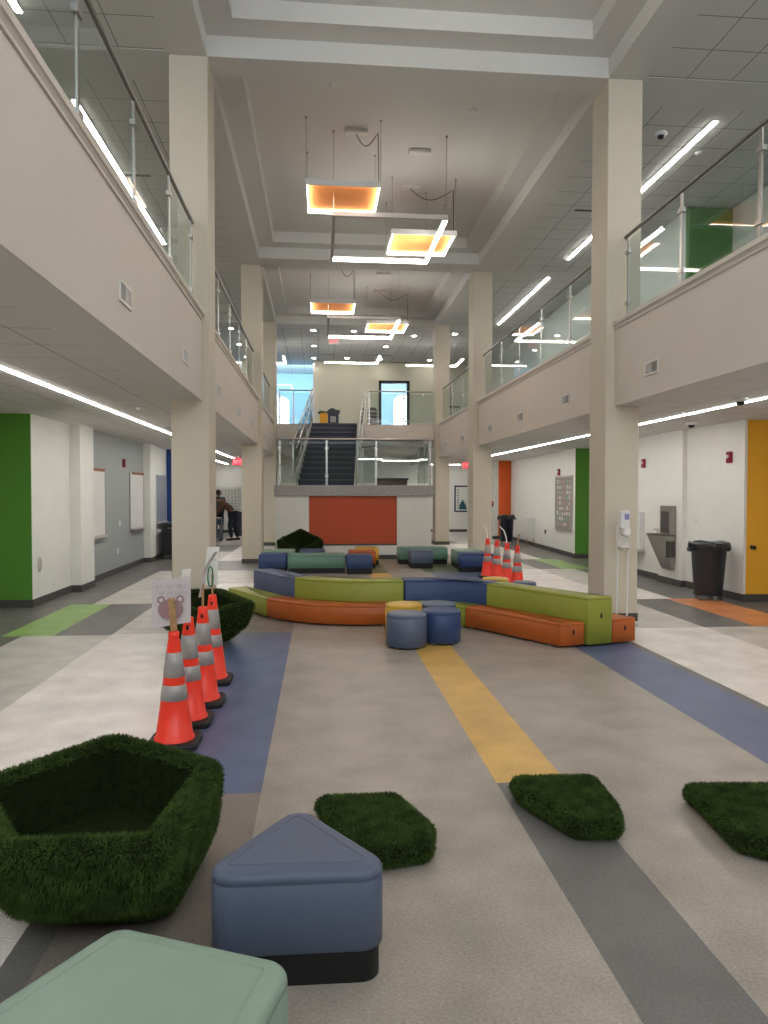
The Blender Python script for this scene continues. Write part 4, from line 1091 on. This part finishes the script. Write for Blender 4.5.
# rolling cabinet at the left by the blue wall
ct = thing('rolling_cart', 'black rolling storage cart under the grey framed board', 'cart', (-3.4, 17.7, 0))
obj('cabinet', MB().bbox(-3.70, -3.0, 17.35, 18.1, .1, .83, .015), BLACKP, ct)
obj('top', MB().bbox(-3.71, -2.98, 17.33, 18.12, .83, .86, .01), DGREY, ct)
obj('handle', MB().tube([(-3.55, 17.36, .74), (-3.55, 17.31, .74), (-3.2, 17.31, .74), (-3.2, 17.36, .74)], .01, 6), STEEL, ct)
for x in (-3.62, -3.08):
    for y in (17.44, 18.0):
        obj('caster', MB().tube([(x-.015, y, .04), (x+.015, y, .04)], .04, 12).box(x-.02, x+.02, y-.012, y+.012, .05, .101), mat('caster_grey', (.25, .25, .25), .5), ct)

# hand sanitizer stand in front of the near right column
ss = thing('sanitizer_stand', 'white two pole hand sanitizer stand before the near right column', 'sanitizer stand', (3.675, 8.42, 0))
obj('pole', MB().tube([(3.6, 8.44, .012), (3.6, 8.44, 1.2)], .0105, 8), WHITEP, ss); obj('pole', MB().tube([(3.73, 8.44, .012), (3.73, 8.44, 1.2)], .0105, 8), WHITEP, ss)
obj('base_plate', MB().bbox(3.535, 3.815, 8.30, 8.56, 0, .014, .004), ALU, ss)
obj('dispenser', MB().bbox(3.605, 3.725, 8.36, 8.43, 1.16, 1.38, .012), WHITEP, ss)
obj('nozzle_housing', MB().bbox(3.63, 3.72, 8.32, 8.41, 1.08, 1.18, .015), WHITEP, ss)
obj('drip_tray', MB().bbox(3.595, 3.72, 8.31, 8.43, .93, .95, .006).box(3.595, 3.72, 8.42, 8.432, .93, 1.16), mat('clear_tray', (.62, .6, .58), .3), ss)
obj('window_label', MB().box(3.655, 3.71, 8.352, 8.3605, 1.27, 1.34), mat('lilac_label', (.25, .25, .5), .4), ss)

# ------------------------------------------------------------------ upper landing objects
rb = thing('recycling_bin', 'yellow and navy recycling bins with cluttered lids at the stair top', 'recycling bin', (0, 24.2, FZ))
zf = FZ+.005
obj('yellow_bin', MB().bbox(.02, .27, 24.0, 24.4, zf, 4.22, .01), YELLOWW, rb, label='yellow bin body')
obj('navy_bin', MB().bbox(.29, .64, 24.0, 24.4, zf, 4.22, .01), mat('navy_bin', (.015, .025, .06), .4), rb, label='navy bin body')
obj('front_label', MB().box(.36, .55, 23.99, 24.0, 3.9, 4.1), mat('label_grey', (.35, .35, .36), .5), rb)
obj('lid', MB().rings([[(-.04, y, 4.22), (.68, y, 4.22), (.68, y, 4.30), (.54, y, 4.32), (.44, y, 4.38), (.34, y, 4.34), (.24, y, 4.25), (.02, y, 4.28)] for y in (23.97, 24.43)], smooth=False), mat('dark_lid', (.01, .03, .045), .4), rb)
vz = thing('litter_drum', 'tall brown patterned drum standing at the right of the stair top', 'drum', (1.72, 23.5, FZ))
BR = mat('brown_drum', (.09, .06, .045), .5)
obj('drum', MB().lathe([(.13, zf), (.15, zf+.02), (.155, zf+.3), (.15, zf+.62), (.11, zf+.68), (.001, zf+.69)], (1.72, 23.5, 0), 24), BR, vz)
bd = MB()
for z_, h_ in ((3.78, .05), (3.95, .04), (4.05, .05), (4.18, .05)): bd.lathe([(.152, z_), (.159, z_+.005), (.159, z_+h_), (.152, z_+h_+.005)], (1.72, 23.5, 0), 24, caps=(False, False))
obj_split('pale_band', bd, mat('pale_band', (.42, .38, .34), .5), vz)
def chair(x, y, label, seedrot):
    t = thing('side_chair', label, 'chair', (x, y, FZ)); dk = mat('dark_chair', (.03, .03, .035), .5)
    obj('seat', MB().bbox(x-.21, x+.21, y-.2, y+.2, zf+.42, zf+.46, .01), dk, t)
    bk = MB()
    for k in range(5): bk.box(x-.2+k*.095, x-.18+k*.095, y+.18, y+.2, zf+.46, zf+.82)
    bk.box(x-.21, x+.21, y+.175, y+.205, zf+.8, zf+.86); obj('backrest', bk, dk, t)
    for sx in (-1, 1):
        for sy in (-1, 1): obj('leg', MB().tube([(x+sx*.19, y+sy*.18, zf), (x+sx*.18, y+sy*.17, zf+.42)], .014, 6), dk, t)
chair(4.55, 24.0, 'dark slatted chair on the upper floor behind the right railing, left one', 0)
chair(5.15, 24.1, 'dark slatted chair on the upper floor behind the right railing, right one', 0)
# framed dark cabinet below, behind the landing rail
cb_ = thing('media_cabinet', 'dark topped brown cabinet behind the landing glass at right', 'cabinet', (2.9, 20.2, 0))
obj('body', MB().bbox(2.2, 3.3, 27.0, 27.5, .0, 2.05, .01), mat('dark_brown', (.05, .03, .025), .5), cb_)
obj('top', MB().bbox(2.15, 3.35, 26.95, 27.55, 2.05, 2.12, .01), BLACKP, cb_)

# ------------------------------------------------------------------ people in the far left corridor
SKIN = mat('skin', (.32, .15, .09), .5); HAIR = mat('dark_hair', (.01, .009, .01), .6)
BROWN = mat('brown_jacket', (.085, .04, .025), .8); TROUS = mat('dark_trousers', (.012, .015, .025), .8); SHOE = mat('dark_shoe', (.02, .02, .022), .5); GREYS = mat('grey_top', (.05, .055, .07), .8)
def skinmesh(name, pts, edges, rad, m, parent, sub=2, root=0):
    me = bpy.data.meshes.new(name); me.from_pydata([tuple(p) for p in pts], edges, []); me.materials.append(m)
    o = bpy.data.objects.new(name, me); COL.objects.link(o); o.parent = parent
    md = o.modifiers.new('skin', 'SKIN'); md.use_smooth_shade = True
    sk = me.skin_vertices[0].data
    for i, r in enumerate(rad): sk[i].radius = (r, r) if not isinstance(r, tuple) else r
    sk[root].use_root = True
    s = o.modifiers.new('sub', 'SUBSURF'); s.levels = sub; s.render_levels = sub
    return o
def person(loc, label, J, jacket, trousers):
    """J: joint dict in local coordinates"""
    t = thing('person', label, 'person', loc)
    P = ['pelvis','waist','chest','neck','head','crown','shL','elL','wrL','haL','shR','elR','wrR','haR','hiL','knL','anL','toL','hiR','knR','anR','toR']
    rad = [.085,.085,.105,.05,.075,.06,.055,.042,.03,.026,.055,.042,.03,.026,.085,.06,.04,.03,.085,.06,.04,.03]
    E = [(0,1),(1,2),(2,3),(3,4),(4,5),(2,6),(6,7),(7,8),(8,9),(2,10),(10,11),(11,12),(12,13),(0,14),(14,15),(15,16),(16,17),(0,18),(18,19),(19,20),(20,21)]
    pts = [Vector(J[p]) for p in P]
    pe = list(pts); ee = list(E); rr = list(rad)
    for h, w in ((9, 8), (13, 12)):   # fingers and thumb
        d = (pts[h]-pts[w]).normalized(); s = d.cross(Vector((0,1,.2))).normalized()
        for q, (off, ln) in enumerate(((-.03, .07), (-.012, .085), (.008, .08), (.026, .065), (-.045, .045))):
            b0 = pts[h]+s*off*.8; m1 = b0+d*ln*.55; m2 = m1+(d+Vector((0,.4,0))).normalized()*ln*.45
            k = len(pe); pe += [b0+d*.01, m1, m2]; rr += [.011, .009, .008]; ee += [(h, k), (k, k+1), (k+1, k+2)]
    skinmesh('body', pe, ee, rr, SKIN, t)
    c = [0,1,2,3,6,7,8,10,11,12]; mp_ = {v: i for i, v in enumerate(c)}
    skinmesh('jacket', [pts[i] for i in c], [(mp_[a], mp_[b_]) for a, b_ in E if a in mp_ and b_ in mp_], [rad[i]*1.3+.02 for i in c], jacket, t)
    c = [0,14,15,16,18,19,20]; mp_ = {v: i for i, v in enumerate(c)}
    skinmesh('trousers', [pts[i] for i in c], [(mp_[a], mp_[b_]) for a, b_ in E if a in mp_ and b_ in mp_], [(.145 if i == 0 else rad[i]*1.2+.01) for i in c], trousers, t)
    for a, b_ in (('anL','toL'), ('anR','toR')):
        A, B_ = Vector(J[a]), Vector(J[b_]); A = Vector((A.x, A.y, .045)); B_ = Vector((B_.x, B_.y, .035))
        d = (B_-A).normalized(); s = MB().tube([A-d*.07, A-d*.05, A, B_, B_+d*.05, B_+d*.07], [.02, .042, .046, .04, .03, .012], 12)
        s.v = [(x, y, max(.0, z)) for x, y, z in s.v]; obj('shoe', s, SHOE, t, local=True)
    hd = Vector(J['head']); cr = Vector(J['crown']); d = (cr-hd).normalized()
    hm = MB(); R = []
    fw = Vector(J.get('face', (0,-1,0))).normalized(); c0 = hd.lerp(cr, .55)-fw*.02
    for q in range(7):
        th = -PI/2+PI*q/6; R.append([tuple(c0+d*.115*math.sin(th)+(Vector((1,0,0)).cross(d).normalized()*math.sin(a)+Vector((1,0,0))*math.cos(a))*max(.002, .095*math.cos(th))) for a in [k*2*PI/14 for k in range(14)]])
    obj('hair', hm.rings(R), HAIR, t, local=True)
    fc_ = hd.lerp(cr, .3)+fw*.085; f = MB()
    f.box(fc_.x-.012, fc_.x+.012, fc_.y-.02, fc_.y+.01, fc_.z-.02, fc_.z+.012); obj('nose', f, SKIN, t, local=True)
    e = MB()
    for sx in (-.03, .03): e.box(fc_.x+sx-.01, fc_.x+sx+.01, fc_.y-.004, fc_.y+.01, fc_.z+.02, fc_.z+.028)
    e.box(fc_.x-.022, fc_.x+.022, fc_.y-.002, fc_.y+.01, fc_.z-.05, fc_.z-.042); obj('eyes_and_mouth', e, HAIR, t, local=True)
    return t
# bending figure, facing left, reaching down to a cart
JB = dict(pelvis=(.18,0,.92), waist=(.08,0,1.05), chest=(-.10,0,1.22), neck=(-.22,0,1.30), head=(-.29,0,1.34), crown=(-.40,0,1.43), face=(-.9,-.3,-.5),
    shL=(-.12,-.18,1.22), elL=(-.24,-.2,.98), wrL=(-.38,-.14,.82), haL=(-.44,-.12,.76), shR=(-.12,.18,1.22), elR=(-.26,.2,.98), wrR=(-.42,.14,.84), haR=(-.48,.12,.78),
    hiL=(.18,-.1,.86), knL=(.10,-.12,.48), anL=(.16,-.12,.09), toL=(.04,-.14,.04), hiR=(.20,.1,.86), knR=(.22,.12,.47), anR=(.34,.12,.09), toR=(.22,.14,.04))
person((-3.02, 24.0, 0), 'person in a brown jacket and dark trousers bending over a cart', JB, BROWN, TROUS)
JS = dict(pelvis=(0,0,.93), waist=(0,0,1.08), chest=(0,0,1.3), neck=(0,0,1.42), head=(0,-.01,1.48), crown=(0,0,1.62), face=(.3,-1,-.2),
    shL=(-.18,0,1.34), elL=(-.22,-.03,1.08), wrL=(-.16,-.2,.95), haL=(-.12,-.26,.93), shR=(.18,0,1.34), elR=(.22,-.03,1.08), wrR=(.14,-.22,.97), haR=(.1,-.28,.95),
    hiL=(-.09,0,.88), knL=(-.1,-.02,.48), anL=(-.1,.02,.09), toL=(-.11,-.1,.04), hiR=(.09,0,.88), knR=(.1,-.02,.48), anR=(.1,.02,.09), toR=(.11,-.1,.04))
person((-3.42, 24.9, 0), 'dark haired person standing half hidden behind the near left column', JS, GREYS, TROUS)
uc = thing('utility_cart', 'dark blue utility cart with casters beside the bending person', 'cart', (-3.35, 23.6, 0))
NV = mat('navy_cart', (.02, .03, .07), .4)
obj('upper_shelf', MB().bbox(-3.6, -3.12, 23.3, 23.75, .55, .70, .01), NV, uc); obj('lower_shelf', MB().bbox(-3.6, -3.12, 23.3, 23.75, .12, .40, .01), mat('grey_tub', (.08, .09, .11), .5), uc)
obj('post', MB().tube([(-3.58, 23.32, .1), (-3.58, 23.32, .72)], .012, 6).tube([(-3.14, 23.32, .1), (-3.14, 23.32, .72)], .012, 6).tube([(-3.14, 23.73, .1), (-3.14, 23.73, .72)], .012, 6).tube([(-3.58, 23.73, .1), (-3.58, 23.73, .72)], .012, 6), STEEL, uc)
obj('handle', MB().tube([(-3.6, 23.3, .74), (-3.35, 23.28, .78), (-3.1, 23.3, .76)], .014, 6), WHITEP, uc)
for x in (-3.56, -3.16):
    for y in (23.35, 23.7): obj('caster', MB().tube([(x-.015, y, .04), (x+.015, y, .04)], .04, 10).box(x-.02, x+.02, y-.01, y+.01, .05, .13), BLACKP, uc)
# second tub cart to the right, and the wall rack behind
rc = thing('storage_cart', 'dark storage cart right of the bending person', 'cart', (-2.72, 24.6, 0))
obj('body', MB().bbox(-2.82, -2.35, 24.4, 24.9, .12, .88, .02), DGREY, rc); obj('lid', MB().bbox(-2.84, -2.33, 24.38, 24.92, .88, .92, .01), BLACKP, rc)
for x in (-2.76, -2.41): obj('caster', MB().tube([(x-.015, 24.5, .04), (x+.015, 24.5, .04)], .04, 10).box(x-.02, x+.02, 24.49, 24.51, .05, .13), BLACKP, rc)
wr = thing('wire_rack', 'grey wire grid rack on the far left corridor wall', 'rack', (-3.5, 28.4, .9))
g = MB()
for k in range(15): g.box(-4.3+k*.13, -4.285+k*.13, 28.42, 28.435, .9, 1.75)
for k in range(8): g.box(-4.3, -2.45, 28.41, 28.42, .9+k*.12, .915+k*.12)
obj('grid', g, STEEL, wr)
g = MB()
for k in range(9): g.box(-4.25+k*.2, -4.13+k*.2, 28.36, 28.41, 1.7, 1.8)
obj_split('hook_cap', g, WHITEP, wr)

# ------------------------------------------------------------------ world, colour management, sampling helpers
w = bpy.data.worlds.new('world'); sc.world = w; w.use_nodes = True
w.node_tree.nodes['Background'].inputs[0].default_value = (.75, .86, 1, 1); w.node_tree.nodes['Background'].inputs[1].default_value = 1.0
sc.view_settings.view_transform = 'Standard'; sc.view_settings.look = 'None'; sc.view_settings.gamma = 1; sc.view_settings.use_curve_mapping = False
sc.view_settings.exposure = 1.68
cy = sc.cycles
cy.use_denoising = True; cy.denoiser = 'OPENIMAGEDENOISE'; cy.max_bounces = 10; cy.diffuse_bounces = 5; cy.glossy_bounces = 4; cy.transparent_max_bounces = 24; cy.transmission_bounces = 6
cy.sample_clamp_indirect = 6.0; cy.caustics_reflective = False; cy.caustics_refractive = False; cy.use_light_tree = True
